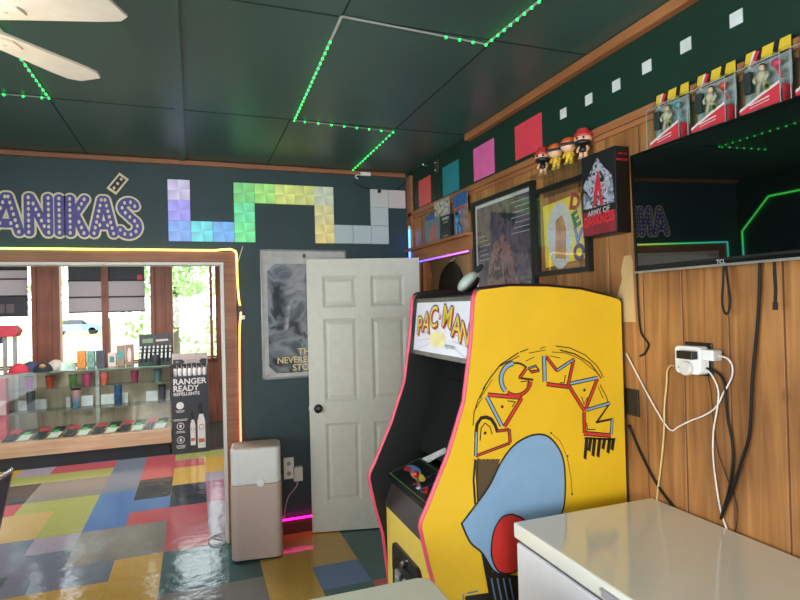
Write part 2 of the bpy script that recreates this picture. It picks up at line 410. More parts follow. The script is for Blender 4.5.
# right wall: panelling below, green frieze above, doorway
DY0, DY1, DZ = 3.17, 4.09, 2.01
FZ = 2.402
m = MB().box(RX, RX + 0.1, FY, DY0, 0, FZ, 0).box(RX, RX + 0.1, DY1, BY, 0, FZ, 0).box(RX, RX + 0.1, DY0, DY1, DZ, FZ, 0)
m.box(RX, RX + 0.1, FY, BY, FZ, CEILZ, 1)
struct('wall_right', m, [PANEL, FRIEZE], 'right wall of brown wood panelling under a dark green frieze', cat='wall')
m = MB().box(RX - 0.022, RX, FY, BY - 0.03, FZ - 0.028, FZ + 0.006).box(RX - 0.012, RX, FY, BY - 0.03, FZ - 0.05, FZ - 0.028)
struct('trim_4', m, TRIMW, 'wooden rail between the panelling and the green frieze', cat='moulding', bevel=0.003)
m = MB().box(RX - 0.04, RX, FY, 3.165, 2.69, 2.732)
struct('trim_6', m, TRIMW, 'wooden moulding at the top of the green frieze', cat='moulding', bevel=0.004)
m = MB().box(RX - 0.075, RX, DY0 - 0.06, BY - 0.04, DZ + 0.085, DZ + 0.105).box(RX - 0.03, RX, DY0 - 0.06, BY - 0.04, DZ, DZ + 0.085)
struct('trim_7', m, TRIMW, 'wooden header ledge over the side doorway', cat='header', bevel=0.003)
m = MB().box(RX - 0.024, RX, DY0 - 0.065, DY0, 0, DZ + 0.24).box(RX - 0.02, RX + 0.1, DY1 - 0.02, DY1 + 0.06, 0, DZ).box(RX, RX + 0.1, DY0, DY0 + 0.02, 0, DZ)
m.box(RX + 0.02, RX + 0.06, DY1 - 0.05, DY1 - 0.02, 0, DZ)
struct('trim_8', m, TRIMZ, 'wooden side casings of the side doorway', cat='casing', bevel=0.003)
# bare torn patch of panelling beside the television
tp = [(624, 256), (631, 255), (633, 262), (633.5, 282), (634.5, 300), (636, 322), (622, 322), (622, 298), (617, 297), (619, 290), (622, 280), (621, 270)]
m = MB(); m.add([U(a, b, 0, RX - 0.0012) for a, b in tp], [tuple(range(len(tp)))], 0)
struct('wall_right_patch', m, mat('torn_veneer', (196, 162, 110), 0.7, var=0.1, scale=9, stretch=(1, 1, 0.2)), 'pale patch of torn veneer left of the television', cat='wall patch')
# passage beyond the doorway
m = MB().box(2.75, 2.8, 2.4, 6.8, 0, CEILZ).box(RX + 0.1, 2.8, 6.8, 6.85, 0, CEILZ).box(RX + 0.1, 2.8, 2.35, 2.4, 0, CEILZ).box(RX + 0.1, RX + 0.14, BY, 6.8, 0, CEILZ)
struct('wall_passage', m, BEIGEW, 'beige wall of the passage beyond the side doorway', cat='wall')
m = MB().box(RX + 0.1, 2.8, 2.4, 6.8, -0.02, -0.002)
struct('floor_passage', m, mat('passage_floor', (110, 90, 66), 0.6), 'plain floor of the passage beyond the side doorway', cat='floor')

# left wall and the wall behind the viewer, both with window holes, the rear one added to let light in
WY0, WY1 = -0.5, 1.7
m = MB().box(LX - 0.1, LX, FY, WY0, 0, CEILZ).box(LX - 0.1, LX, WY1, BY + TH, 0, CEILZ).box(LX - 0.1, LX, WY0, WY1, 0, 0.75).box(LX - 0.1, LX, WY0, WY1, 2.25, CEILZ)
struct('wall_left', m, GREEN_WALL, 'dark green left wall with a wide window', cat='wall')
m = MB().box(LX - 0.1, -1.6, FY - 0.1, FY, 0, CEILZ).box(1.0, RX + 0.1, FY - 0.1, FY, 0, CEILZ).box(-1.6, 1.0, FY - 0.1, FY, 0, 0.8).box(-1.6, 1.0, FY - 0.1, FY, 2.3, CEILZ)
struct('wall_front', m, GREEN_WALL, 'dark green wall behind the viewer with an added window hole for light', cat='wall')

# shop beyond: side walls, far wall, posts, windows
SL, SR = -3.2, 1.25
m = MB().box(SL - 0.1, SL, BY + TH, FARY + 0.1, 0, CEILZ); struct('wall_shop_left', m, WHITE, 'pale left wall of the shop room', cat='wall')
m = MB().box(SR, SR + 0.1, BY + TH, FARY + 0.1, 0, CEILZ); struct('wall_shop_right', m, WHITE, 'pale right wall of the shop room', cat='wall')
m = MB().box(SL, SR, FARY, FARY + 0.1, 0, 0.93).box(SL, SR, FARY, FARY + 0.1, 2.5, CEILZ).box(0.31, SR, FARY, FARY + 0.1, 0.93, 2.5)
struct('wall_far', m, REDWOOD, 'reddish wooden far wall under the shop windows', cat='wall')
m = MB().box(SL, 0.31, FARY - 0.06, FARY, 0.93, 0.96); struct('trim_9', m, REDWOOD, 'reddish wooden sill along the shop windows', cat='sill', bevel=0.004)
def post(n, x0, x1, lab):
    mm = MB().box(x0, x1, FARY - 0.05, FARY + 0.1, 0.96, 2.5).box(x0 - 0.0, x0 + 0.06, FARY - 0.075, FARY - 0.05, 0.96, 2.5).box(x1 - 0.09, x1, FARY - 0.075, FARY - 0.05, 0.96, 2.5)
    struct('trim_%d' % n, mm, REDWOOD, lab, cat='post', bevel=0.005)
post(10, -2.075, -1.739, 'reddish wooden post between the left and middle shop windows')
post(11, -0.591, -0.293, 'reddish wooden post between the middle and right shop windows')
def window(n, x0, x1, mull, lab):
    mm = MB().box(x0, x1, FARY + 0.03, FARY + 0.07, 0.96, 0.985).box(x0, x1, FARY + 0.03, FARY + 0.07, 2.47, 2.5)
    wo = struct('window_%d' % n, mm, REDWOOD, lab, cat='window')
    obj('pane', MB().box(x0, x1, FARY + 0.045, FARY + 0.049, 0.985, 2.47), PANE, wo)
    if mull: obj('mullion', MB().box(mull[0], mull[1], FARY - 0.06, FARY + 0.08, 0.985, 1.60).box(mull[0], mull[1], FARY - 0.135, FARY - 0.105, 0.96, 2.5), REDWOOD, wo)
window(1, SL, -2.075, None, 'left shop window, half covered by a blind')
window(2, -1.739, -0.591, (-1.216, -1.128), 'middle shop window with a central upright bar')
window(3, -0.293, 0.31, (0.222, 0.262), 'right shop window with pale green garden view')

# ------------------------------------------------------------------ outside
m = MB().box(-60, 60, 9.2, 120, -0.4, -0.3)
struct('ground', m, mat('lawn_grass', (158, 172, 96), 0.9, var=0.15, scale=2), 'yellowish green lawn outside the shop windows', cat='lawn')
m = MB().box(-60, 60, 30, 48, -0.3, -0.28); m.box(-60, 60, 70, 76, -0.3, -0.28)
struct('road', m, mat('pale_asphalt', (176, 174, 172), 0.9), 'pale road outside the shop windows', cat='road')
def tree(x, y, h, spread, low, label, seed):
    rn = random.Random(seed); r = thing('tree', label, 'tree', (x, y, -0.3), 0, 'trees outside the shop windows')
    obj('trunk', MB().tube([(x, y, -0.3), (x + 0.1, y, h * 0.4), (x - 0.05, y + 0.1, h * 0.8)], 0.12, n=8, rs=[0.2, 0.14, 0.06]), mat('bark', (94, 82, 70), 0.9), r)
    mb = MB()
    cl = [(Vector((rn.uniform(-1, 1) * spread, rn.uniform(-1, 1) * spread, rn.uniform(low, h))), rn.uniform(0.35, 0.8)) for _ in range(26)]
    for c, s in cl:
        for _ in range(70):
            p = Vector((x, y, 0)) + c + Vector((rn.gauss(0, s * 0.6), rn.gauss(0, s * 0.6), rn.gauss(0, s * 0.45)))
            a = Vector((rn.gauss(0, 1), rn.gauss(0, 1), rn.gauss(0, 1))).normalized(); b = a.orthogonal().normalized()
            q = rn.uniform(0.06, 0.13)
            mb.add([p - a * q, p - b * q * 0.5, p + a * q, p + b * q * 0.5], [(0, 1, 2, 3)])
    obj('foliage', mb, mat('leaf_green', (150, 180, 116), 0.8, var=0.25, scale=3), r)
tree(-0.55, 14.5, 4.2, 0.8, 0.2, 'leafy pale green tree seen through the right shop window', 1)
tree(1.9, 19.5, 5.0, 1.0, 0.2, 'bushy tree at the right edge of the right shop window', 2)
tree(U(62, 300, 1, 40).x - 0.8, 40, 7.5, 1.2, 0.5, 'tall tree glimpsed beside the blind of the middle shop window', 3)
# parked car
cx0 = U(77, 325, 1, 62).x
car = thing('car', 'pale blue parked car far outside the middle shop window', 'car', (cx0, 62, -0.3))
prof = [(-2.2, 0.35), (2.2, 0.35), (2.25, 0.75), (1.9, 0.95), (1.2, 1.0), (0.6, 1.45), (-0.9, 1.48), (-1.6, 1.0), (-2.2, 0.9)]
CARB = mat('car_paint', (120, 138, 176), 0.3, coat=0.5)
obj('body', MB().prism([(cx0 + a, b - 0.3) for a, b in prof], 1, 61.2, 62.8), CARB, car, bevel=0.06)
for y in (61.19, 62.81): obj('side_window', MB().prism([(cx0 + a, b - 0.3) for a, b in [(-1.4, 1.0), (1.0, 1.0), (0.55, 1.38), (-0.85, 1.4)]], 1, y - 0.01, y + 0.01), BLACK, car)
for x in (-1.4, 1.4):
    for y in (61.3, 62.7): obj('wheel', MB().disc((cx0 + x, y, 0.02), 0.33, 1, 20, 0, 0.2), BLACKM, car)
del cx0

# ------------------------------------------------------------------ neon ropes (colour runs along the rope, as these lights do)
def rope_mat(name, stops, coord, lo, hi, strength):
    m = bpy.data.materials.new(name); m.use_nodes = True; nt = m.node_tree; N = nt.nodes; L = nt.links; b = N['Principled BSDF']
    b.inputs['Base Color'].default_value = (0.6, 0.6, 0.6, 1)
    ge = N.new('ShaderNodeNewGeometry'); se = N.new('ShaderNodeSeparateXYZ'); L.new(ge.outputs['Position'], se.inputs[0])
    mr = N.new('ShaderNodeMapRange'); mr.inputs[1].default_value = lo; mr.inputs[2].default_value = hi; L.new(se.outputs[coord], mr.inputs[0])
    r = N.new('ShaderNodeValToRGB'); el = r.color_ramp.elements
    while len(el) < len(stops): el.new(0.5)
    for e, (p, c) in zip(el, stops): e.position = p; e.color = rgb(c)
    L.new(mr.outputs[0], r.inputs[0]); L.new(r.outputs[0], b.inputs['Emission Color']); b.inputs['Emission Strength'].default_value = strength
    return m
ry, rz = BY - 0.032, OZ + 0.083
rt = thing('neon_rope_light', 'glowing green to yellow to orange light rope framing the wide opening', 'light rope', (OX1 + 0.09, ry, 0))
ropeH = rope_mat('rope_header_glow', [(0, (20, 200, 210)), (0.3, (40, 235, 120)), (0.5, (200, 240, 70)), (0.62, (255, 225, 60)), (1, (255, 215, 90))], 0, -2.0, 0.3, 3.6)
ropeJ = rope_mat('rope_jamb_glow', [(0, (255, 96, 40)), (0.6, (255, 110, 40)), (0.85, (255, 190, 70)), (1, (255, 215, 90))], 2, 0.1, 2.1, 3.4)
ropeL = rope_mat('rope_left_glow', [(0, (40, 120, 255)), (1, (30, 220, 180))], 2, 0.6, 2.1, 3.0)
obj('top_run', MB().tube([(OX0 - 0.09, ry, rz), (-0.2, ry, rz), (0.15, ry, rz), (0.20, ry, rz + 0.006), (0.255, ry, rz + 0.010), (0.28, ry, rz)], 0.007, n=8), ropeH, rt, smooth='all')
obj('side_run', MB().tube(smooth_path([(0.28, ry, rz), (0.296, ry, rz - 0.03), (0.298, ry, 1.9), (0.306, ry, 1.74), (0.318, ry, 1.66), (0.305, ry, 1.5), (0.298, ry, 1.0), (0.298, ry, 0.3), (0.298, ry, 0.14)], 4), 0.007, n=8), ropeJ, rt, smooth='all')
obj('far_side_run', MB().tube([(OX0 - 0.09, ry, rz), (OX0 - 0.09, ry, 0.2)], 0.007, n=8), ropeL, rt)
obj('connector', MB().box(0.315, 0.345, BY - 0.03, BY - 0.004, 1.60, 1.63), WPLAST, rt)
obj('clip', MB().box(0.296, 0.326, BY - 0.045, BY - 0.022, 1.655, 1.70), BLACK, rt)
ry2 = BY - 0.03
cr = thing('neon_rope_light', 'pink to blue light rope along the floor behind the white door', 'light rope', (1.1, ry2, 0))
obj('floor_run', MB().tube([(0.5, ry2, 0.115), (1.61, ry2, 0.115)], 0.008, n=8), emis_mat('rope_magenta_glow', (255, 20, 150), 5.0), cr)
rb = rope_mat('rope_corner_glow', [(0, (255, 20, 150)), (0.5, (150, 30, 255)), (0.85, (40, 90, 255)), (1, (50, 130, 255))], 2, 0.1, 2.3, 4.5)
obj('corner_run', MB().tube([(1.60, ry2, 0.115), (1.612, ry2 - 0.03, 0.2), (1.616, BY - 0.085, 2.27)], 0.009, n=8), rb, cr)
obj('end_cap', MB().tube([(1.616, BY - 0.085, 2.27), (1.616, BY - 0.085, 2.30)], 0.010, n=8), WPLAST, cr)
dr = MB().tube([(RX - 0.02, DY1 - 0.03, DZ - 0.006), (RX - 0.02, DY0 + 0.02, DZ - 0.006)], 0.006, n=8)
single('neon_rope_light', dr, rope_mat('rope_doorway_glow', [(0, (190, 60, 200)), (0.6, (120, 30, 255)), (1, (60, 40, 255))], 1, 3.2, 4.0, 2.2), 'violet light rope under the header of the side doorway', 'light rope')
lr = MB().tube([(LX + 0.02, 4.2, 1.2), (LX + 0.02, 4.2, 2.2), (LX + 0.02, 3.9, 2.5), (LX + 0.02, 2.4, 2.5)], 0.008, n=8)
single('neon_rope_light', lr, rope_mat('rope_leftwall_glow', [(0, (40, 200, 190)), (0.35, (40, 235, 90)), (1, (60, 235, 60))], 2, 1.9, 2.6, 3.5), 'green light rope on the left wall, mirrored in the television', 'light rope')
# little cord tangle and tail
single('cord_tangle', MB().tube(smooth_path([U(a, b, 2, 0.006) for a, b in [(226, 533), (215, 535), (208, 540), (213, 546), (224, 544), (221, 536), (212, 537)]] + [Vector((0.262, 4.2, 0.01)), Vector((0.275, 4.22, 0.12))], 5), 0.003, n=6), mat('grey_cord', (150, 150, 150), 0.5), 'thin grey cord tangled on the floor at the jamb foot', 'cord')
single('hanging_wire', MB().tube([U(243, 246, 1, BY - 0.004), U(241, 252, 1, BY - 0.004), U(238, 262, 1, BY - 0.004)], 0.003, n=6), WPLAST, 'short pale wire between the green light panel and the rope', 'wire')

# LED tape on the ceiling
def led_strip(name, label, pts, lit, step):
    z = CEILZ - 0.006
    r = thing(name, label, 'LED strip', (pts[0][0], pts[0][1], z), 0)
    mb = MB()
    for (a, b) in zip(pts[:-1], pts[1:]):
        A = Vector((a[0], a[1], z)); B = Vector((b[0], b[1], z)); t = (B - A).normalized(); q = Vector((-t.y, t.x, 0)) * 0.005
        mb.add([A - q, B - q, B + q, A + q], [(0, 1, 2, 3)]); mb.add([A - q + Vector((0, 0, 0.003)), B - q + Vector((0, 0, 0.003)), B + q + Vector((0, 0, 0.003)), A + q + Vector((0, 0, 0.003))], [(3, 2, 1, 0)])
    obj('tape', mb, mat('led_tape', (190, 196, 192), 0.5), r)
    me = None
    for (a, b, f0, f1, st) in lit:
        A = Vector((a[0], a[1], z - 0.003)); B = Vector((b[0], b[1], z - 0.003)); L_ = (B - A).length; n = max(1, int(L_ * (f1 - f0) / st))
        for k in range(n + 1):
            p = A + (B - A) * (f0 + (f1 - f0) * k / n)
            if me is None:
                o = obj('diode', MB().ball((0, 0, 0), 0.0048, n=8, m=5), LEDG, r, world=False); me = o.data
            else:
                o = bpy.data.objects.new('diode', me); COL.objects.link(o); o.parent = r
            o.location = p - r.location
LEDG = emis_mat('led_green_glow', (20, 255, 84), 5.0)
P1 = [(1.19, 1.2), (1.143, 2.03), (0.527, 1.99), (0.552, 3.175), (1.16, 3.225), (1.175, 4.2), (1.18, 4.22)]
led_strip('led_light_strip', 'zigzag tape of green LEDs on the ceiling above the door', P1,
          [(P1[0], P1[1], 0.0, 1.0, 0.042), (P1[1], P1[2], 0.0, 0.3, 0.055), (P1[2], P1[3], 0.17, 1.0, 0.050), (P1[3], P1[4], 0.1, 1.0, 0.07), (P1[4], P1[5], 0.0, 1.0, 0.066)], 0.05)
P2 = [(-0.655, 2.2), (-0.645, 3.165), (-1.15, 3.18)]
led_strip('led_light_strip', 'short tape of green LEDs behind the fan blades', P2, [(P2[0], P2[1], 0.0, 1.0, 0.055), (P2[1], P2[2], 0.06, 1.0, 0.075)], 0.05)
# controller box and its cord in the corner
pcn = [U(a, b, 1, BY - 0.03) for a, b in [(352, 181), (356, 175), (361, 174)]]
ctl = thing('led_controller', 'small white LED controller box under the moulding of the back wall', 'controller', tuple(U(365, 175, 1, BY - 0.03)))
a, b = U(360, 172.5, 1, BY - 0.03), U(370, 176.5, 1, BY - 0.03)
obj('box', MB().box(a.x, b.x, BY - 0.055, BY - 0.03, b.z, a.z), WPLAST, ctl, bevel=0.004)
obj('lead', MB().tube(smooth_path([U(358, 179, 1, BY - 0.035), U(355, 176, 1, BY - 0.035), U(360, 174.5, 1, BY - 0.035)], 4), 0.004, n=6), WPLAST, ctl)
single('draped_cord', MB().tube(smooth_path([U(x, y, 1, BY - 0.012) for x, y in [(354, 182), (362, 187), (373, 190), (381, 194), (390, 193), (400, 187), (409, 178)]], 5), 0.004, n=6), BLACKM, 'thin dark cord draped over the pale light panels in the corner', 'cord')
a = U(379, 191.5, 1, BY - 0.016)
single('cord_coupler', MB().box(a.x - 0.012, a.x + 0.012, BY - 0.03, BY - 0.006, a.z - 0.012, a.z + 0.012), BLACK, 'small black coupler on the draped corner cord', 'connector')

# ------------------------------------------------------------------ pixel light panels on the back wall
def panel_material(name, strength, off=False):
    m = bpy.data.materials.new(name); m.use_nodes = True; nt = m.node_tree; N = nt.nodes; L = nt.links; b = N['Principled BSDF']
    tc = N.new('ShaderNodeTexCoord'); sp = N.new('ShaderNodeSeparateXYZ'); L.new(tc.outputs['Object'], sp.inputs[0])
    at = N.new('ShaderNodeMath'); at.operation = 'ARCTAN2'; L.new(sp.outputs['X'], at.inputs[0]); L.new(sp.outputs['Z'], at.inputs[1])
    mu = N.new('ShaderNodeMath'); mu.operation = 'MULTIPLY_ADD'; mu.inputs[1].default_value = 2 / math.pi; mu.inputs[2].default_value = 4.06; L.new(at.outputs[0], mu.inputs[0])
    fr = N.new('ShaderNodeMath'); fr.operation = 'FRACT'; L.new(mu.outputs[0], fr.inputs[0])
    mr = N.new('ShaderNodeMapRange'); mr.inputs[3].default_value = 1.38; mr.inputs[4].default_value = 0.8; L.new(fr.outputs[0], mr.inputs[0])
    oi = N.new('ShaderNodeObjectInfo')
    sc = N.new('ShaderNodeVectorMath'); sc.operation = 'SCALE'; L.new(oi.outputs['Color'], sc.inputs[0]); L.new(mr.outputs[0], sc.inputs['Scale'])
    b.inputs['Base Color'].default_value = rgb((205, 210, 208)); b.inputs['Roughness'].default_value = 0.35
    if off: L.new(oi.outputs['Color'], b.inputs['Base Color'])
    else:
        b.inputs['Base Color'].default_value = rgb((120, 124, 122))
        L.new(sc.outputs[0], b.inputs['Emission Color']); b.inputs['Emission Strength'].default_value = strength
    return m
PON = panel_material('light_panel_glow', 0.72); POFF = panel_material('light_panel_diffuser', 0, True)
TILE = [(0, 2, (186, 176, 214), 1, 'lilac'), (0, 1, (140, 130, 235), 1, 'violet'), (0, 0, (96, 150, 236), 1, 'blue'), (1, 0, (62, 214, 224), 1, 'cyan'), (2, 0, (64, 158, 236), 1, 'sky blue'),
        (3, 0, (70, 226, 130), 1, 'mint green'), (3, 1, (60, 214, 140), 1, 'sea green'), (3, 2, (86, 196, 92), 1, 'leaf green'), (4, 2, (140, 214, 84), 1, 'lime'), (5, 2, (196, 208, 90), 1, 'yellow green'),
        (6, 2, (182, 190, 84), 1, 'olive yellow'), (7, 2, (172, 178, 150), 1, 'pale khaki'), (7, 1, (190, 182, 112), 1, 'sand yellow'), (7, 0, (204, 186, 96), 1, 'amber yellow'),
        (8, 0, (186, 202, 204), 0, ''), (9, 0, (186, 202, 204), 0, ''), (10, 0, (188, 202, 206), 0, ''), (10, 1, (190, 202, 204), 0, ''), (10, 2, (200, 202, 202), 0, ''), (11, 2, (206, 200, 202), 0, '')]
OFFL = {(8, 0): 'unlit pale light panel, first right of the amber yellow panel', (9, 0): 'unlit pale light panel, second right of the amber yellow panel',
        (10, 0): 'unlit pale light panel at the foot of the right-hand column', (10, 1): 'unlit pale light panel in the middle of the right-hand column',
        (10, 2): 'unlit pale light panel under the draped cord, atop the right-hand column', (11, 2): 'unlit pale light panel farthest right, next to the room corner'}
TS, TX, TZ = 0.1478, -0.157, 2.162
tm = None
for i, j, c, on, nm in TILE:
    h = TS / 2 - 0.0012
    if tm is None or True:
        mb = MB().box(-h, h, -0.008, 0.008, -0.0713, 0.0713)
    o = obj('light_panel', mb, PON if on else POFF, world=False, bevel=0.002, seg=1)
    o.location = (TX + TS * (i + 0.5), BY - 0.009, TZ + 0.1445 * (j + 0.5)); o.color = rgb(c)
    where = {'lilac': 'at the upper left end of the row', 'violet': 'between the lilac and the blue panel'}.get(nm, 'in the pixel pattern on the dark back wall')
    tag(o, ('glowing %s square light panel ' % nm + where) if on else OFFL[(i, j)], 'light panel', 'square light panels on the back wall')

# ------------------------------------------------------------------ letter sign
sg = thing('wall_sign', 'dotted purple letter sign reading ANIKÁS above the wide opening', 'sign', (-0.75, BY, 2.17))
S_C = mat('sign_cream', (222, 212, 176), 0.5); S_B = mat('sign_violet', (76, 74, 150), 0.5, var=0.12, scale=30); S_D = mat('sign_dark', (44, 40, 58), 0.5)
Z0, Z1 = 2.207, 2.432
def letter(nm, strokes, dots, inner=None):
    mb = MB(); pl = Plane((0, BY, 0), (1, 0, 0), (0, 0, 1))
    for i, q in enumerate(strokes): stroke(mb, pl, q, 0.082, 0, 0.0100 + 0.0003 * i)
    for i, q in enumerate(strokes): stroke(mb, pl, q, 0.058, 1, 0.0120 + 0.0003 * i)
    for q in dots:
        L_ = [Vector(p) for p in q]; tot = sum((L_[i + 1] - L_[i]).length for i in range(len(L_) - 1)); n = max(1, round(tot / 0.040))
        for k in range(n + 1):
            t = tot * k / n; i = 0
            while i < len(L_) - 2 and t > (L_[i + 1] - L_[i]).length + 1e-9: t -= (L_[i + 1] - L_[i]).length; i += 1
            p = L_[i] + (L_[i + 1] - L_[i]).normalized() * t
            poly(mb, pl, ngon(p.x, p.y, 0.009, 0.013, 10), 0, 0.0145)
    return obj('letter', mb, [S_C, inner or S_B], sg)
letter('A', [[(-1.195, Z0), (-1.12, Z1)], [(-1.045, Z0), (-1.105, Z1)], [(-1.165, 2.262), (-1.07, 2.262)]], [[(-1.195, Z0), (-1.12, Z1)], [(-1.047, Z0), (-1.103, Z1)], [(-1.15, 2.262), (-1.09, 2.262)]])
letter('N', [[(-0.990, Z0), (-0.990, Z1)], [(-0.985, Z1), (-0.885, Z0)], [(-0.882, Z0), (-0.882, Z1)]], [[(-0.992, Z0), (-0.992, Z1)], [(-0.965, Z1 - 0.04), (-0.905, Z0 + 0.04)], [(-0.880, Z0), (-0.880, Z1)]])
letter('I', [[(-0.819, Z0), (-0.819, Z1)]], [[(-0.819, Z0), (-0.819, Z1)]])
letter('K', [[(-0.755, Z0), (-0.755, Z1)], [(-0.745, 2.31), (-0.670, Z1)], [(-0.735, 2.34), (-0.675, Z0)]], [[(-0.757, Z0), (-0.757, Z1)], [(-0.705, 2.37), (-0.672, Z1)], [(-0.705, 2.28), (-0.677, Z0)]])
letter('A', [[(-0.617, Z0), (-0.568, Z1)], [(-0.500, Z0), (-0.550, Z1)], [(-0.600, 2.262), (-0.515, 2.262)]], [[(-0.617, Z0), (-0.570, Z1)], [(-0.500, Z0), (-0.548, Z1)], [(-0.582, 2.262), (-0.535, 2.262)]])
sp = arc(-0.405, 2.386, 0.040, 15, 215, 12) + arc(-0.408, 2.256, 0.056, 62, -155, 16)
letter('S', [sp], [sp])
mb = MB(); pl = Plane((0, BY, 0), (1, 0, 0), (0, 0, 1)); stroke(mb, pl, [(-0.510, 2.492), (-0.428, 2.603)], 0.072, 0, 0.010, rnd=False); stroke(mb, pl, [(-0.500, 2.505), (-0.438, 2.590)], 0.048, 1, 0.012, rnd=False)
for t in (0.1, 0.5, 0.9): poly(mb, pl, ngon(-0.497 + 0.056 * t, 2.509 + 0.077 * t, 0.009, 0.011, 10), 0, 0.0135)
obj('accent', mb, [S_C, S_D], sg)

# ------------------------------------------------------------------ poster on the back wall (print: a plain stand-in picture)
def swirl_mat(name, c0, c1, c2, scale, seed):
    m = bpy.data.materials.new(name); m.use_nodes = True; nt = m.node_tree; N = nt.nodes; L = nt.links; b = N['Principled BSDF']; b.inputs['Roughness'].default_value = 0.6
    tc = N.new('ShaderNodeTexCoord'); mp = N.new('ShaderNodeMapping'); mp.inputs['Location'].default_value = (seed, seed * 2, 0); L.new(tc.outputs['Object'], mp.inputs[0])
    nz = N.new('ShaderNodeTexNoise'); nz.inputs['Scale'].default_value = scale; nz.inputs['Distortion'].default_value = 1.6; nz.inputs['Detail'].default_value = 4; L.new(mp.outputs[0], nz.inputs[0])
    r = N.new('ShaderNodeValToRGB'); e = r.color_ramp.elements; e[0].position = 0.38; e[1].position = 0.68; x = e.new(0.55)
    e[0].color = rgb(c0); e[1].color = rgb(c1); e[2].color = rgb(c2)
    L.new(nz.outputs['Fac'], r.inputs[0]); L.new(r.outputs[0], b.inputs['Base Color'])
    return m
px0, px1, pz0, pz1 = 0.462, 1.115, 1.152, 2.11
ps = thing('framed_poster', 'framed film poster with grey border, half hidden behind the white door', 'poster', ((px0 + px1) / 2, BY, pz0))
SIL = mat('thin_silver_frame', (120, 122, 122), 0.35, 0.8)
m = MB()
for q in ((px0, px0 + 0.012, pz0, pz1), (px1 - 0.012, px1, pz0, pz1), (px0, px1, pz0, pz0 + 0.012), (px0, px1, pz1 - 0.012, pz1)): m.box(q[0], q[1], BY - 0.022, BY, q[2], q[3])
obj('frame', m, SIL, ps)
obj('border', MB().box(px0 + 0.01, px1 - 0.01, BY - 0.008, BY - 0.002, pz0 + 0.01, pz1 - 0.01), mat('poster_border', (196, 196, 192), 0.6), ps)
c = 0.055; ax0, ax1, az0, az1 = px0 + 0.05, px1 - 0.05, pz0 + 0.04, pz1 - 0.105
pl = Plane((0, BY - 0.008, 0), (1, 0, 0), (0, 0, 1)); m = MB()
poly(m, pl, [(ax0 + c, az0), (ax1 - c, az0), (ax1, az0 + c), (ax1, az1 - c), (ax1 - c, az1), (ax0 + c, az1), (ax0, az1 - c), (ax0, az0 + c)], 0, 0.001)
obj('picture', m, swirl_mat('poster_picture', (44, 54, 64), (150, 158, 164), (70, 86, 102), 4.0, 3.0), ps)
m = MB(); xc = (px0 + px1) / 2
put_text(m, pl, 'THE', xc - 0.0, pz0 + 0.195, 0.07, 0, 0.003, bold=0.02); put_text(m, pl, 'NEVERENDING', xc, pz0 + 0.135, 0.075, 0, 0.003, bold=0.02, fit=0.43); put_text(m, pl, 'STORY', xc, pz0 + 0.078, 0.085, 0, 0.003, bold=0.02, fit=0.21)
put_text(m, pl, 'DVD', px0 + 0.042, pz0 + 0.026, 0.018, 1, 0.003)
m2 = ngon(xc, pz1 - 0.045, 0.014, 0.018, 8); poly(m, pl, m2, 1, 0.003)
obj('lettering', m, [mat('gold_print', (232, 214, 160), 0.5), mat('grey_print', (104, 100, 94), 0.6)], ps)
obj('glazing', MB().box(px0 + 0.012, px1 - 0.012, BY - 0.017, BY - 0.015, pz0 + 0.012, pz1 - 0.012), PICGLASS, ps)

# ------------------------------------------------------------------ white panelled door, swung open against the back wall
DW, DH, DT = 0.85, 2.025, 0.035
HX, HY = 1.622, 4.008
ang = math.atan2(4.198 - HY, 0.793 - HX)
door = bpy.data.objects.new('door_1', None); COL.objects.link(door); door.location = (HX, HY, 0.008); door.rotation_euler = (0, 0, ang)
door['kind'] = 'structure'; door['category'] = 'door'; door['label'] = 'white six-panel door standing open against the back wall'
m = MB()   # local: x along the leaf from the hinge, +y face towards the camera side
stl, rail = 0.115, [(0, 0.22), (0.80, 0.96), (1.58, 1.66), (1.90, 2.025)]
mid = 0.10
m.box(0, stl, -DT / 2, DT / 2, 0, DH).box(DW - stl, DW, -DT / 2, DT / 2, 0, DH).box(DW / 2 - mid / 2, DW / 2 + mid / 2, -DT / 2, DT / 2, 0, DH)
for a, b in rail: m.box(stl, DW - stl, -DT / 2 + 0.0002, DT / 2 - 0.0002, a, b)
obj('stile_frame', m, DOORW, door, world=False)
for xa, xb in ((stl, DW / 2 - mid / 2), (DW / 2 + mid / 2, DW - stl)):
    for za, zb in ((0.22, 0.80), (0.96, 1.58), (1.66, 1.90)):
        p = MB(); e = 0.022; g = 0.045
        for s in (1, -1):
            y0, y1, y2 = s * DT / 2, s * (DT / 2 - 0.011), s * (DT / 2 - 0.003)
            R0 = [(xa, y0, za), (xb, y0, za), (xb, y0, zb), (xa, y0, zb)]; R1 = [(xa + e, y1, za + e), (xb - e, y1, za + e), (xb - e, y1, zb - e), (xa + e, y1, zb - e)]
            R2 = [(xa + g, y2, za + g), (xb - g, y2, za + g), (xb - g, y2, zb - g), (xa + g, y2, zb - g)]
            f = []
            for k in range(4): f += [(k, (k + 1) % 4, 4 + (k + 1) % 4, 4 + k), (4 + k, 4 + (k + 1) % 4, 8 + (k + 1) % 4, 8 + k)]
            f.append((8, 9, 10, 11))
            if s > 0: f = [tuple(reversed(q)) for q in f]
            p.add(R0 + R1 + R2, f)
        obj('door_panel', p, DOORW, door, world=False)
m = MB()
for s in (1,):
    k = len(m.v); m.lathe([(0.032, 0), (0.032, 0.006), (0.012, 0.012), (0.012, 0.03), (0.024, 0.038), (0.028, 0.05), (0.022, 0.062), (0.004, 0.066)], (0, 0, 0), 18)
    m.xf(Matrix.Translation((DW - 0.065, s * DT / 2, 0.915)) @ Matrix.Rotation(R(-90 * s), 4, 'X'), k)
obj('door_knob', m, mat('black_knob', (14, 14, 15), 0.3, 0.4), door, world=False, smooth=True)
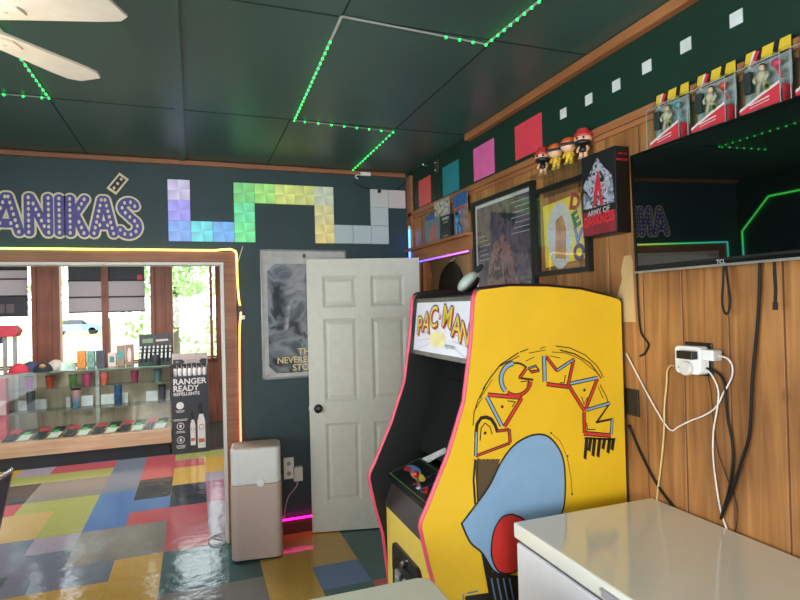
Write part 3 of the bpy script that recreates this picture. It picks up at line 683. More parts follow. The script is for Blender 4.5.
obj('latch', MB().box(DW - 0.001, DW + 0.006, -0.012, 0.012, 0.90, 0.93), STEEL, door, world=False)

# ------------------------------------------------------------------ ceiling fan
FCX, FCY, FZB = -0.62, 1.74, 2.45
fan = thing('ceiling_fan', 'white five-blade ceiling fan at the upper left', 'ceiling fan', (FCX, FCY, FZB))
FB = mat('fan_blade_white', (200, 194, 182), 0.45, var=0.04)
obj('downrod', MB().lathe([(0.06, CEILZ - 0.05), (0.065, CEILZ - 0.001)], (FCX, FCY, 0), 20).lathe([(0.013, FZB + 0.1), (0.013, CEILZ - 0.04)], (FCX, FCY, 0), 12), FB, fan)
obj('motor_housing', MB().lathe([(0.05, FZB - 0.05), (0.10, FZB - 0.03), (0.125, FZB + 0.03), (0.12, FZB + 0.08), (0.05, FZB + 0.12), (0.015, FZB + 0.125)], (FCX, FCY, 0), 28), FB, fan, smooth=True)
for k in range(5):
    A = R((-18, 49, 124, 197, 269)[k])
    out = [(0.13, -0.055), (0.40, -0.072), (0.442, -0.070), (0.477, -0.045), (0.480, 0.045), (0.452, 0.070), (0.40, 0.072), (0.13, 0.055)]
    M_ = Matrix.Translation((FCX, FCY, FZB)) @ Matrix.Rotation(A, 4, 'Z') @ Matrix.Rotation(R(4), 4, 'X')
    bl = obj('blade', MB().prism(out, 2, -0.003, 0.004).xf(M_), FB, fan)
    mb = MB().prism([(0.10, -0.02), (0.19, -0.045), (0.235, -0.02), (0.235, 0.02), (0.19, 0.045), (0.10, 0.02)], 2, -0.009, -0.003); mb.disc((0.19, 0, -0.010), 0.009, 2, 10, 0, 0.006); mb.xf(M_)
    obj('blade_iron', mb, FB, bl)
obj('lamp_bowl', MB().lathe([(0.005, FZB - 0.16), (0.06, FZB - 0.15), (0.095, FZB - 0.11), (0.10, FZB - 0.06), (0.06, FZB - 0.05)], (FCX, FCY, 0), 24), mat('lamp_glass', (250, 240, 220), 0.5, emit=(255, 226, 180), es=1.5), fan, smooth=True)
l = bpy.data.lights.new('fan_lamp', 'POINT'); l.energy = 9; l.color = (1.0, 0.86, 0.66); l.shadow_soft_size = 0.09
lo_ = bpy.data.objects.new('fan_lamp', l); COL.objects.link(lo_); lo_.location = (FCX, FCY, FZB - 0.34)

# ------------------------------------------------------------------ arcade cabinet
CYN, CYF = 1.85, 2.49
CABY = mat('cabinet_yellow', (226, 182, 34), 0.32, var=0.03, scale=6)
CABK = mat('cabinet_black', (14, 16, 16), 0.45)
MOLD = mat('pink_edge_molding', (206, 74, 96), 0.4)
prof_front = [(0.84, 0.02), (0.80, 0.42), (0.778, 0.629), (0.749, 0.74), (0.730, 0.827), (0.718, 0.890), (0.722, 0.912), (0.745, 0.954), (0.831, 1.13), (0.900, 1.315), (0.938, 1.525), (0.960, 1.695), (0.972, 1.716)]
prof_top = [(0.99, 1.722), (1.116, 1.734), (1.28, 1.731), (1.44, 1.716), (1.58, 1.686), (1.622, 1.674), (1.632, 1.66)]
prof_front = [(a + 0.017 - 0.010 * max(0, b - 1.4) / 0.3, b) for a, b in prof_front]
profile = prof_front + prof_top + [(1.632, 0.02)]
cab = thing('arcade_cabinet', 'yellow upright arcade cabinet with pink edge molding against the panelled wall', 'arcade cabinet', (1.2, 2.17, 0))
for ya, yb, outer in ((CYN, CYN + 0.02, 0), (CYF - 0.02, CYF, 1)):
    m = MB().prism(profile, 1, ya, yb, 1)
    # caps: the face on the outer side is yellow
    for fi in (-1, -2):
        yy = m.v[m.f[fi][0]].y
        if abs(yy - (ya if outer == 0 else yb)) < 1e-6: m.m[fi] = 0
    sp_ = obj('side_panel', m, [CABY, CABK], cab)
    ym = (ya + yb) / 2
    obj('edge_molding', MB().tube([(a, ym, b) for a, b in prof_front], 0.0105, n=8), MOLD, sp_, smooth='all')
    obj('top_molding', MB().tube([(a, ym, b) for a, b in prof_front[-1:] + prof_top + [(1.632, 0.9), (1.632, 0.03)]], 0.0105, n=8), mat('dark_edge_molding', (44, 18, 20), 0.4), sp_, smooth='all')
Y0, Y1 = CYN + 0.02, CYF - 0.02
obj('back_panel', MB().box(1.60, 1.62, Y0, Y1, 0.03, 1.64), CABK, cab)
obj('top_panel', MB().prism([(1.0, 1.70), (1.12, 1.712), (1.28, 1.709), (1.44, 1.694), (1.60, 1.66), (1.60, 1.64), (1.44, 1.674), (1.28, 1.689), (1.02, 1.68)], 1, Y0, Y1), CABK, cab)
mq = obj('marquee', MB().prism([(0.988, 1.685), (0.962, 1.462), (0.985, 1.462), (1.012, 1.685)], 1, Y0, Y1), mat('marquee_panel', (214, 214, 222), 0.25, var=0.02, emit=(235, 232, 235), es=0.08), cab)
m = MB().prism([(0.984, 1.70), (0.980, 1.682), (1.02, 1.682), (1.02, 1.70)], 1, Y0, Y1).prism([(0.960, 1.464), (0.956, 1.446), (0.99, 1.446), (0.99, 1.464)], 1, Y0, Y1)
obj('marquee_rail', m, mat('rail_metal', (150, 150, 146), 0.3, 0.9), cab)
pl = Plane((0.9735, (Y0 + Y1) / 2, 1.573), (0, -1, 0), (0.026, 0, 0.223)); m = MB()
MY, MR_, MBL, MK, MPY = 0, 1, 2, 3, 4
for i, (ch, x, y, s, r) in enumerate([('P', -0.235, 0.005, 0.115, 4), ('A', -0.165, 0.022, 0.125, -3), ('C', -0.085, 0.046, 0.13, 2), ('M', 0.055, 0.048, 0.13, -6), ('A', 0.150, 0.012, 0.125, -4), ('N', 0.225, -0.015, 0.12, -10)]):
    put_text(m, pl, ch, x + 0.008, y - 0.007, s, MR_, 0.0012, 0.03, R(r)); put_text(m, pl, ch, x - 0.006, y + 0.004, s, MBL, 0.0016, 0.03, R(r))
    put_text(m, pl, ch, x, y, s, MK, 0.0020, 0.035, R(r)); put_text(m, pl, ch, x, y, s, MY, 0.0024, 0.008, R(r))
poly(m, pl, ngon(-0.022, 0.045, 0.011, 0.013, 12), MR_, 0.0016); poly(m, pl, ngon(-0.022, 0.048, 0.006, 0.008, 12), MY, 0.002)
put_text(m, pl, 'MIDWAY', 0.10, -0.075, 0.024, MK, 0.0015)
obj('marquee_lettering', m, [mat('print_yellow', (226, 190, 60), 0.4), mat('print_red', (196, 50, 58), 0.4), mat('print_blue', (70, 96, 180), 0.4), mat('print_black', (26, 24, 26), 0.4)], mq)
m = MB(); poly(m, pl, ngon(-0.03, -0.05, 0.085, 0.035, 20), 0, 0.0011)
for s in (-1, 1):
    for q in range(3): stroke(m, pl, [(s * 0.11, -0.03 - 0.02 * q), (s * 0.26, 0.0 - 0.045 * q - 0.02)], 0.002, 1, 0.0012, rnd=False)
obj('marquee_artwork', m, [mat('print_pale_yellow', (240, 226, 160), 0.4), mat('print_grey', (150, 150, 156), 0.4)], mq)
# hood, screen, control panel, fronts
obj('speaker_panel', MB().prism([(0.972, 1.446), (1.13, 1.395), (1.14, 1.415), (0.99, 1.46)], 1, Y0, Y1), CABK, cab)
obj('screen_bezel', MB().prism([(1.13, 1.40), (0.985, 0.995), (1.02, 0.985), (1.165, 1.40)], 1, Y0, Y1), CABK, cab)
obj('screen', MB().prism([(1.094, 1.33), (1.01, 1.09), (1.02, 1.088), (1.11, 1.33)], 1, Y0 + 0.09, Y1 - 0.09), mat('dark_screen', (8, 10, 11), 0.12, spec=0.6), cab)
cp = obj('control_panel', MB().prism([(0.815, 0.902), (0.99, 0.962), (1.03, 0.93), (0.84, 0.858)], 1, Y0, Y1), mat('control_black', (18, 26, 24), 0.35), cab)
pl = Plane((0.815, (Y0 + Y1) / 2, 0.902), (0, -1, 0), (0.175, 0, 0.060)); m = MB()
for q in ([(-0.285, 0.012), (0.285, 0.012), (0.285, 0.165), (-0.285, 0.165)],): stroke(m, pl, q, 0.003, 0, 0.0012, True, False)
stroke(m, pl, [(-0.06, 0.03), (-0.06, 0.15), (0.02, 0.15)], 0.003, 1, 0.0012, rnd=False); stroke(m, pl, [(0.02, 0.03), (0.02, 0.12)], 0.003, 1, 0.0012, rnd=False)
poly(m, pl, ngon(-0.20, 0.10, 0.075, 0.022), 1, 0.0012); poly(m, pl, ngon(-0.235, 0.085, 0.035, 0.016), 2, 0.0016)
poly(m, pl, ngon(-0.115, 0.085, 0.075, 0.020), 3, 0.0012)
for x, y in ((-0.045, 0.05), (0.03, 0.06), (0.07, 0.09), (0.06, 0.045)): poly(m, pl, [(x - 0.022, y - 0.010), (x + 0.026, y), (x - 0.012, y + 0.016)], 2, 0.0014)
obj('control_artwork', m, [mat('print_green', (120, 150, 90), 0.4), mat('print_light_blue', (92, 140, 186), 0.4), MATS['print_red'], MATS['print_yellow']], cp)
j0 = pl(-0.01, 0.052)
js = obj('joystick', MB().tube([j0 - pl.n * 0.005, j0 + pl.n * 0.05], 0.005, n=10).lathe([(0.02, -0.004), (0.016, 0.004)], j0, 14), STEEL, cp)
obj('joystick_ball', MB().ball(j0 + pl.n * 0.058, 0.0150, n=18, m=12), mat('joystick_red', (190, 36, 44), 0.25, coat=0.4), js, smooth='all')
bj = pl(0.16, 0.09); obj('button', MB().lathe([(0.014, -0.004), (0.014, 0.006), (0.010, 0.009), (0.002, 0.009)], bj, 16), mat('button_red', (196, 40, 44), 0.3), cp)
m = MB(); q = []
bn = Vector((-0.405, 0, 0.145)).normalized(); bp0 = Vector((0.985, 0, 0.995)) + bn * 0.002
for a, b in ((421.6, 458.6), (445, 447.6), (447, 452), (428, 462.7)):
    rd_ = CAMROT @ Vector(((a - 400) / FPX, -(b - 300) / FPX, -1.0)); q.append(CAMLOC + rd_ * (bn.dot(bp0 - CAMLOC) / bn.dot(rd_)))
m.add(q, [(0, 1, 2, 3)]); m.add([p - bn * 0.0015 for p in q], [(3, 2, 1, 0)])
obj('instruction_strip', m, mat('instruction_paper', (186, 186, 182), 0.5, var=0.25, scale=60), cab)
obj('control_front', MB().prism([(0.842, 0.862), (0.80, 0.765), (0.83, 0.765), (0.87, 0.862)], 1, Y0, Y1), mat('dark_brown_laminate', (52, 44, 40), 0.35), cab)
obj('front_panel', MB().box(0.80, 0.82, Y0, Y1 - 0.075, 0.08, 0.765).box(0.81, 0.82, Y1 - 0.075, Y1, 0.08, 0.765), mat('front_yellow', (228, 196, 84), 0.35, var=0.03), cab)
obj('kick_panel', MB().box(0.86, 0.88, Y0, Y1, 0.02, 0.08), CABK, cab)
cy0, cy1, cz0, cz1 = 2.02, 2.335, 0.30, 0.655
def rrect(a0, a1, b0, b1, r, n=5):
    o = []
    for cx, cy, s in ((a1 - r, b1 - r, 0), (a0 + r, b1 - r, 90), (a0 + r, b0 + r, 180), (a1 - r, b0 + r, 270)): o += arc(cx, cy, r, s, s + 90, n)
    return o
cd = obj('coin_door', MB().prism(rrect(cy0, cy1, cz0, cz1, 0.035), 0, 0.785, 0.80), mat('coin_door_black', (28, 28, 29), 0.35, 0.3), cab, bevel=0.003)
m = MB().prism(rrect(cy0 + 0.035, cy1 - 0.035, cz0 + 0.035, cz1 - 0.05, 0.02), 0, 0.778, 0.786)
obj('inner_door', m, mat('coin_inner_black', (18, 18, 19), 0.45, 0.3), cd, bevel=0.003)
for y in (2.13, 2.225):
    obj('coin_slot', MB().box(0.766, 0.779, y - 0.028, y + 0.028, 0.47, 0.57).box(0.760, 0.767, y - 0.012, y + 0.012, 0.49, 0.55), mat('slot_metal', (176, 176, 176), 0.3, 0.7), cd, bevel=0.003)
    obj('coin_return', MB().box(0.768, 0.779, y - 0.022, y + 0.022, 0.37, 0.43), STEEL, cd, bevel=0.003)
obj('coin_lock', MB().disc((0.776, 2.178, 0.615), 0.012, 0, 14, 0, 0.012), CHROME, cd)
# side lettering and shapes
AP = Plane((0, CYN, 0), (1, 0, 0), (0, 0, 1))
def A(px, py): p = U(px, py, 1, CYN); return (p.x, p.z)
def AA(*l): return [A(*p) for p in l]
def Aa(l, ox, oy, k): return [A(ox + a / k, oy + b / k) for a, b in l]
K_, Rr, Bl = 0, 1, 2
AM = [mat('art_black', (30, 24, 20), 0.35), mat('art_red', (206, 52, 46), 0.35), mat('art_blue', (128, 164, 196), 0.35, var=0.02), mat('art_brown', (84, 68, 44), 0.4), mat('art_steel_blue', (92, 124, 158), 0.35)]
m = MB()
def bar(pts, col, w=0.017):
    stroke(m, AP, pts, w, K_, 0.0010, rnd=False); stroke(m, AP, pts, w - 0.008, col, 0.0016, rnd=False)
def line(pts, w=0.005, d=0.0010): stroke(m, AP, pts, w, K_, d)
c1 = lambda *l: Aa(l, 470, 335, 6.0)
c2 = lambda *l: Aa(l, 540, 335, 4.286)
# P
bar(AA((475.5, 456), (510, 443)), Rr, 0.012); bar(AA((475.5, 456), (476, 432)), Bl, 0.014); bar(AA((510, 443), (509, 429)), Rr, 0.014); bar(AA((509, 429.5), (497, 431)), Rr, 0.012)
line(AA((476, 432), (477, 424), (481, 418), (486, 417), (491, 419), (495, 425), (497, 431)), 0.013); line(AA((480, 440), (481, 428), (485, 423), (490, 427), (492, 434)), 0.004)
poly(m, AP, ngon(*A(485, 433), 0.006), K_, 0.001)
# A
bar(c1((100, 372), (190, 545)), Bl); bar(c1((105, 358), (312, 376)), Rr); bar(c1((310, 378), (205, 550)), Rr); line(c1((225, 395), (270, 402), (252, 430)), 0.004); poly(m, AP, ngon(*c1((193, 430))[0], 0.006), K_, 0.001)
# C
cc = [(275 + 92 * math.cos(R(a)), 265 + 97 * math.sin(R(a))) for a in range(0, 361, 12)]
bar(c1(*[(275 + 90 * math.cos(R(a)), 265 - 97 * math.sin(R(a))) for a in range(100, 235, 9)]), Bl, 0.020)
bar(c1(*[(275 + 90 * math.cos(R(a)), 265 - 97 * math.sin(R(a))) for a in range(235, 361, 9)]), Rr, 0.016)
line(c1(*[(275 + 90 * math.cos(R(a)), 265 - 97 * math.sin(R(a))) for a in range(48, 105, 8)]), 0.008)
bar(c1((338, 198), (296, 258)), Rr, 0.015); line(c1((296, 258), (375, 268)), 0.008); line(c1((305, 280), (352, 275), (340, 303)), 0.004)
# hyphen
bar(c1((350, 200), (395, 185)), Bl, 0.010); bar(c1((365, 222), (415, 212)), Rr, 0.012); line(c1((350, 200), (365, 222)), 0.006); line(c1((395, 185), (415, 212)), 0.006)
# M
bar(c1((443, 125), (447, 280)), Bl, 0.019); bar(c1((455, 128), (522, 216)), Rr, 0.014); bar(c2((70, 153), (146, 103)), Bl, 0.014); bar(c2((144, 103), (118, 222)), Rr, 0.016); bar(c2((27, 210), (120, 222)), Rr, 0.017)
line(c2((85, 205), (103, 205), (108, 172)), 0.004)
# A
bar(c2((130, 208), (247, 183)), Bl, 0.016); bar(c2((246, 186), (192, 325)), Rr, 0.017); bar(c2((122, 216), (190, 325)), Rr, 0.016); poly(m, AP, ngon(*c2((190, 236))[0], 0.006), K_, 0.001); line(c2((178, 265), (188, 297), (203, 268)), 0.004)
# N
bar(c2((195, 322), (299, 292)), Bl, 0.015); bar(c2((188, 330), (190, 420)), Rr, 0.017); bar(c2((187, 421), (304, 431)), Rr, 0.019); bar(c2((304, 428), (309, 360)), Bl, 0.015); line(c2((309, 360), (242, 374)), 0.009); line(c2((242, 374), (298, 294)), 0.008)
line(c2((200, 378), (202, 405), (235, 405)), 0.004)
obj('side_lettering', m, AM, cab)
m = MB()
line(AA((473, 425), (474, 412), (478, 400), (485, 387)), 0.004); line(AA((483, 389), (490, 378), (500, 365), (518, 353)), 0.005); line(AA((520, 352), (528, 349)), 0.004); line(AA((556, 346), (570, 348), (585, 355), (597, 366), (603, 377)), 0.004)
line(AA((529, 353), (545, 350)), 0.003); line(AA((560, 350), (575, 354), (590, 363), (601, 378)), 0.005); line(AA((552, 352), (566, 353), (580, 359), (595, 371)), 0.003); line(AA((540, 348.5), (545, 346.8)), 0.003)
line(AA((500, 366), (519, 356)), 0.004); line(AA((480, 398), (492, 380)), 0.003); line(AA((476, 408), (482, 398)), 0.003); line(AA((526, 361), (534, 357)), 0.003); line(AA((550, 356), (560, 358)), 0.003); line(AA((600, 385), (606, 396), (608, 403)), 0.004); line(AA((598, 387), (603, 398)), 0.003)
line(AA((475, 460), (473.5, 480), (475, 503)), 0.008); line(AA((478, 458), (476.5, 480), (478, 500)), 0.005)
line(AA((551, 433), (560, 441), (567, 457), (571, 478), (572, 494)), 0.002)
for p in ((551, 433), (567.5, 456), (572, 494)): poly(m, AP, ngon(*A(*p), 0.004), K_, 0.0012)
poly(m, AP, AA((475, 460), (500, 459), (497, 470), (490, 484), (477, 504)), 3, 0.0009)
for i, x in enumerate((478, 482, 486, 491, 496)): poly(m, AP, AA((x, 459), (x + 3, 459), (x + 2.4, 464 + 5 * (i % 3)), (x + 0.6, 463 + 5 * (i % 3))), 0, 0.0007)
for i, (x, l_) in enumerate(((585, 22), (589, 14), (593, 19), (598, 20), (603, 12), (608, 16), (612, 13))):
    poly(m, AP, AA((x, 438), (x + 3.4, 438), (x + 1.2, 438 + l_), (x - 1.8, 438 + l_ - 2)), 0, 0.0010)
line(AA((585, 438), (614, 439.5)), 0.008)
def smooth2(l, k=6): return [(p.x, p.y) for p in smooth_path([Vector((a, b)) for a, b in l], k)]
leaf = smooth2([(461.5, 523.5), (474, 507), (489, 486), (501, 462), (514, 445), (531, 435.5), (546, 435.5), (557, 446), (563.5, 462), (565, 490), (562, 512), (548, 540), (530, 562), (508, 574), (494, 571), (482, 553), (470, 542), (461.5, 523.5)])[:-1]
poly(m, AP, AA(*leaf), 2, 0.0012); line(AA(*(leaf + leaf[:1])), 0.007, 0.0016)
red = smooth2([(512, 514), (502, 517), (494, 530), (491, 549), (493, 562), (500, 572), (514, 572), (526, 560), (530, 540), (525, 521), (512, 514)])[:-1]
poly(m, AP, AA(*red), 1, 0.0020); line(AA(*(red + red[:1])), 0.006, 0.0024)
poly(m, AP, AA((481, 553), (493, 572), (520, 576), (530, 640), (497, 640)), 0, 0.0014)
for x in (491, 497, 503, 509): stroke(m, AP, AA((x, 578), (x + 6, 608)), 0.006, 4, 0.0018, rnd=False)
stroke(m, AP, AA((463, 612), (463, 594)), 0.006, 4, 0.0016, rnd=False); stroke(m, AP, AA((467, 593), (478, 591)), 0.006, 4, 0.0016, rnd=False)
poly(m, AP, AA((465, 596), (492, 592), (496, 640), (466, 640)), 0, 0.0012)
obj('side_artwork', m, AM, cab)

# things on top of the cabinet and in the doorway
ca = U(466, 286, 1, 2.22)
cp_ = thing('baseball_cap', 'pale mint fronted cap lying on top of the yellow arcade cabinet', 'cap', (ca.x, ca.y, 1.716))
MINT = mat('mint_cloth', (172, 196, 180), 0.8, c2=(198, 190, 184), scale=9)  # second tone puts the pinkish grey lighting into the cloth colour
cc_ = U(467.5, 281.5, 1, 2.22); e3 = Vector((0.40, 0.917, 0)).normalized(); rt_ = Vector((0.917, -0.40, 0)); e1 = (rt_ * 0.72 + Vector((0, 0, 0.69))).normalized(); e2 = e3.cross(e1).normalized()
Mx = Matrix.Translation(cc_) @ Matrix((e1, e2, e3)).transposed().to_4x4()
dn = -1 if e2.z > 0 else 1
obj('crown', MB().ball((0, 0, 0), 0.055, 0.027, 0.060, n=20, m=12).xf(Mx), MINT, cp_, smooth='all')
obj('back_mesh', MB().ball((0.004, dn * 0.022, 0.015), 0.046, 0.022, 0.058, n=20, m=12).xf(Mx), BLACKM, cp_, smooth='all')
obj('brim', MB().ball((0.074, dn * -0.004 + 0.0, 0.0), 0.026, 0.013, 0.04, n=18, m=10).xf(Mx), mat('cap_green_dark', (22, 42, 34), 0.8), cp_, smooth='all')
jx = 2.70
def J(px, py): return U(px, py, 0, jx)
jk = thing('hooded_jacket', 'black hooded garment with a round badge hanging beyond the doorway', 'jacket', tuple(J(452, 345)))
rows = [(261.5, 451, 453), (264, 448.5, 456), (268, 446, 459), (274, 443.5, 461), (282, 442.5, 463), (294, 442, 464), (320, 441, 465), (360, 440, 466)]
m = MB(); rings = []
for py, a, b in rows:
    p, q = J(a, py), J(b, py); c_ = (p + q) / 2; w = (q - p).length / 2; ring = []
    for j in range(16):
        t = 2 * math.pi * j / 16; ring.append(c_ + (q - p).normalized() * w * math.cos(t) + Vector((-1, 0, 0)) * (w * 0.45 * max(-0.3, math.sin(t)) + 0.0) * (1 + 0.15 * math.sin(5 * t)))
    rings.append(ring)
f = [(i * 16 + j, i * 16 + (j + 1) % 16, (i + 1) * 16 + (j + 1) % 16, (i + 1) * 16 + j) for i in range(len(rings) - 1) for j in range(16)] + [tuple(range(16)), tuple(range(16 * len(rings) - 16, 16 * len(rings)))]
m.add([p for r in rings for p in r], f)
obj('garment', m, mat('black_cloth', (14, 16, 18), 0.9), jk, smooth='all')
bp_ = J(446, 276)
obj('badge', MB().disc(bp_ + Vector((-0.20, 0, 0)), 0.05, 0, 16, 0, 0.006), mat('badge_print', (176, 150, 110), 0.6, var=0.5, scale=60), jk)
obj('hook', MB().tube([J(452, 258) + Vector((0.04, 0, 0)), J(452, 262) + Vector((-0.02, 0, 0))], 0.008, n=8), STEEL, jk)

# ------------------------------------------------------------------ chest freezer and counter
FZW = mat('freezer_white', (226, 226, 232), 0.35, var=0.02)
FZL = mat('freezer_lid_white', (228, 227, 216), 0.10, var=0.01, spec=0.6, coat=0.6)  # white lid, slightly tinted with the warm tone of reflected wood
fz = thing('chest_freezer', 'white chest freezer with reflection-tinted lid in front of the yellow cabinet', 'freezer', (1.33, 1.1, 0))
fx0, fx1, fy0, fy1, fzt = 1.026, 1.636, 0.42, 1.722, 0.91
obj('body', MB().box(fx0 + 0.006, fx1 - 0.006, fy0 + 0.006, fy1 - 0.006, 0.03, 0.842), FZW, fz, bevel=0.008)
obj('gasket', MB().box(fx0 + 0.014, fx1 - 0.014, fy0 + 0.014, fy1 - 0.014, 0.842, 0.857), mat('gasket_grey', (84, 86, 92), 0.7), fz)
lid = obj('lid', MB().box(fx0, fx1, fy0, fy1, 0.857, fzt), FZL, fz, bevel=0.006, seg=3)
hy1 = U(601, 585, 0, fx0 - 0.002).y
obj('handle', MB().box(fx0 - 0.004, fx0 + 0.004, hy1 - 0.30, hy1, 0.866, 0.890).box(fx0 - 0.010, fx0 + 0.002, hy1 - 0.30, hy1, 0.886, 0.892), mat('handle_grey', (158, 154, 160), 0.35), lid, bevel=0.002)
for x in (fx0 + 0.06, fx1 - 0.06):
    for y in (fy0 + 0.07, fy1 - 0.07): obj('foot', MB().lathe([(0.025, 0), (0.025, 0.032)], (x, y, 0), 12), BLACK, fz)
ct = thing('counter', 'pale topped counter with a rounded corner at the bottom of the view', 'counter', (0.1, 1.1, 0))
tp_ = rrect(-0.55, 0.607, 0.62, 1.484, 0.045, 6)
obj('countertop', MB().prism(tp_, 2, 0.868, 0.91), mat('counter_top_cream', (216, 218, 200), 0.3, var=0.02), ct, bevel=0.008, seg=3)
cb = obj('cabinet_body', MB().box(-0.5, 0.57, 0.68, 1.44, 0.06, 0.868), mat('counter_body_white', (200, 200, 196), 0.45), ct, bevel=0.006)
obj('plinth', MB().box(-0.46, 0.53, 0.72, 1.40, 0, 0.06), BLACK, ct)

# ------------------------------------------------------------------ frieze decorations: plain colour panels and white squares
def frieze_rect(name, pts, c, label, cat, grp, n=(9, 10)):
    q = [U(a, b, 0, RX) for a, b in pts]; y0 = max(p.y for p in q); y1 = min(p.y for p in q); z0 = sum(p.z for p in q[2:]) / 2; z1 = sum(p.z for p in q[:2]) / 2
    mb = MB().box(RX - 0.003, RX, y0, y1, z0, z1)
    single(name, mb, mat('decal_' + label.split()[0] + str(len(MATS)), c, 0.5, var=0.04), label, cat, grp)
G_ = 'plain colour panels on the green frieze'
frieze_rect('wall_decal', [(419.5, 181), (430.5, 175), (430.5, 202), (419.5, 208)], (224, 92, 84), 'coral wall panel nearest the room corner, smallest of the row', 'wall panel', G_)
frieze_rect('wall_decal', [(443.5, 167), (458.5, 160), (458.5, 190), (443.5, 197)], (38, 132, 140), 'teal wall panel second from the room corner', 'wall panel', G_)
frieze_rect('wall_decal', [(474.5, 148), (494, 139), (494, 173), (474.5, 182)], (224, 104, 166), 'pink wall panel third from the room corner', 'wall panel', G_)
frieze_rect('wall_decal', [(516, 126), (541.5, 113), (541.5, 149), (516, 161)], (222, 66, 82), 'red wall panel above the vinyl figures, largest of the row', 'wall panel', G_)
pos = ['nearest the red wall panel', 'second from the red wall panel', 'third from the red wall panel', 'fourth from the red wall panel', 'fifth from the red wall panel, above the toy packs', 'sixth from the red wall panel, close to the right edge']
for (x, y), p in zip([(563.5, 113.5), (589, 99.5), (616.5, 85.5), (647, 67), (686, 45.5), (736.5, 18.5)], pos):
    c_ = U(x, y, 0, RX); h = 0.0225
    single('wall_decal', MB().box(RX - 0.003, RX, c_.y - h, c_.y + h, c_.z - h, c_.z + h), mat('decal_white', (206, 212, 210), 0.5), 'small white frieze square, ' + p, 'wall square', 'white squares on the green frieze')
# bracket in the frieze corner
c_ = U(437, 167, 0, RX)
bk = thing('wall_bracket', 'small dark metal bracket on the frieze between the coral and teal panels', 'bracket', tuple(c_))
obj('plate', MB().box(RX - 0.012, RX, c_.y - 0.03, c_.y + 0.03, c_.z - 0.05, c_.z + 0.05), mat('bracket_metal', (84, 78, 62), 0.45, 0.6), bk, bevel=0.003)
for dz in (-0.025, 0.03): obj('screw', MB().ball((RX - 0.014, c_.y, c_.z + dz), 0.008, n=8, m=5), CHROME, bk)
c_ = U(427, 165.5, 0, RX)
single('hook', MB().tube([(RX, c_.y, c_.z), (RX - 0.03, c_.y, c_.z), (RX - 0.035, c_.y, c_.z + 0.012)], 0.005, n=8), STEEL, 'tiny metal hook left of the dark bracket', 'hook')

# ------------------------------------------------------------------ items on the doorway ledge
LZ = DZ + 0.105
def ledge(name, pts, x0, x1, mats_, label, cat, front=None, tilt=0):
    q = [U(a, b, 0, x0) for a, b in pts]; y0 = min(p.y for p in q); y1 = max(p.y for p in q); z1 = max(p.z for p in q)
    r = thing(name, label, cat, ((x0 + x1) / 2, (y0 + y1) / 2, LZ), 0, 'toys and boxes on the doorway ledge')
    obj('backing', MB().box(x0, x1, y0, y1, LZ, z1), mats_, r)
    return r, x0, y0, y1, LZ, z1
LPt = lambda x0, yc, zc: Plane((x0, yc, zc), (0, -1, 0), (0, 0, 1))
r, x0, y0, y1, z0, z1 = ledge('carded_toy', [(426, 216), (435, 240)], 1.622, 1.628, mat('card_dusty', (118, 104, 110), 0.6, var=0.25, scale=30), 'blue topped carded toy at the left end of the doorway ledge', 'toy card')
m = MB(); p_ = LPt(x0, y0, z0); h = z1 - z0; w = y1 - y0; poly(m, p_, [(-w, h * 0.62), (0, h * 0.62), (0, h), (-w, h)], 0, 0.001); obj('card_header', m, mat('card_blue', (44, 92, 150), 0.5, var=0.3, scale=40), r)
obj('toy', MB().ball((x0 - 0.008, (y0 + y1) / 2, z0 + h * 0.30), 0.008, 0.02, 0.035, n=10, m=6).ball((x0 - 0.008, (y0 + y1) / 2, z0 + h * 0.52), 0.009, n=10, m=6), mat('toy_orange', (206, 132, 58), 0.5), r, smooth='all')
r, x0, y0, y1, z0, z1 = ledge('comic_book', [(434, 203), (450, 236)], 1.624, 1.630, mat('comic_grey', (150, 152, 140), 0.5), 'tall grey picture cover standing on the doorway ledge behind the black box', 'comic')
m = MB(); poly(m, LPt(x0, y0, z0), [(-(y1 - y0) + 0.01, 0.02), (-0.01, 0.02), (-0.01, z1 - z0 - 0.012), (-(y1 - y0) + 0.01, z1 - z0 - 0.012)], 0, 0.001); obj('cover_picture', m, swirl_mat('comic_picture', (70, 78, 80), (206, 200, 176), (140, 148, 150), 14, 9.0), r)
r, x0, y0, y1, z0, z1 = ledge('comic_book', [(424.5, 222), (440, 240)], 1.602, 1.606, mat('comic_teal', (104, 124, 132), 0.5), 'low grey green picture cover leaning at the front of the doorway ledge', 'comic')
m = MB(); poly(m, LPt(x0, y0, z0), [(-(y1 - y0) * 0.75, 0.01), (-0.05, 0.01), (-0.05, (z1 - z0) * 0.85), (-(y1 - y0) * 0.6, (z1 - z0) * 0.6)], 0, 0.001); obj('cover_picture', m, swirl_mat('comic_picture_green', (104, 124, 132), (196, 84, 84), (104, 150, 110), 9, 4.0), r)
r, x0, y0, y1, z0, z1 = ledge('black_box', [(440.5, 217), (451, 240)], 1.595, 1.615, mat('box_black', (20, 24, 24), 0.4), 'small black box with pale lettering on the doorway ledge', 'box')
m = MB(); p_ = LPt(x0, (y0 + y1) / 2, z0); h = z1 - z0
for a, b, w in ((0.80, 0.045, 0.11), (0.66, 0.02, 0.07), (0.08, 0.018, 0.08)):
    m = MB(); poly(m, p_, [(-w / 2, h * a), (w / 2, h * a), (w / 2, h * a + b * 0.4), (-w / 2, h * a + b * 0.4)], 0, 0.001); obj('print_bar', m, mat('pale_print', (150, 154, 150), 0.5), r)
r, x0, y0, y1, z0, z1 = ledge('carded_toy', [(453.5, 196), (468, 238)], 1.618, 1.624, mat('card_brown', (140, 120, 110), 0.6, var=0.3, scale=24), 'carded toy with a blue figure at the right end of the doorway ledge', 'toy card')
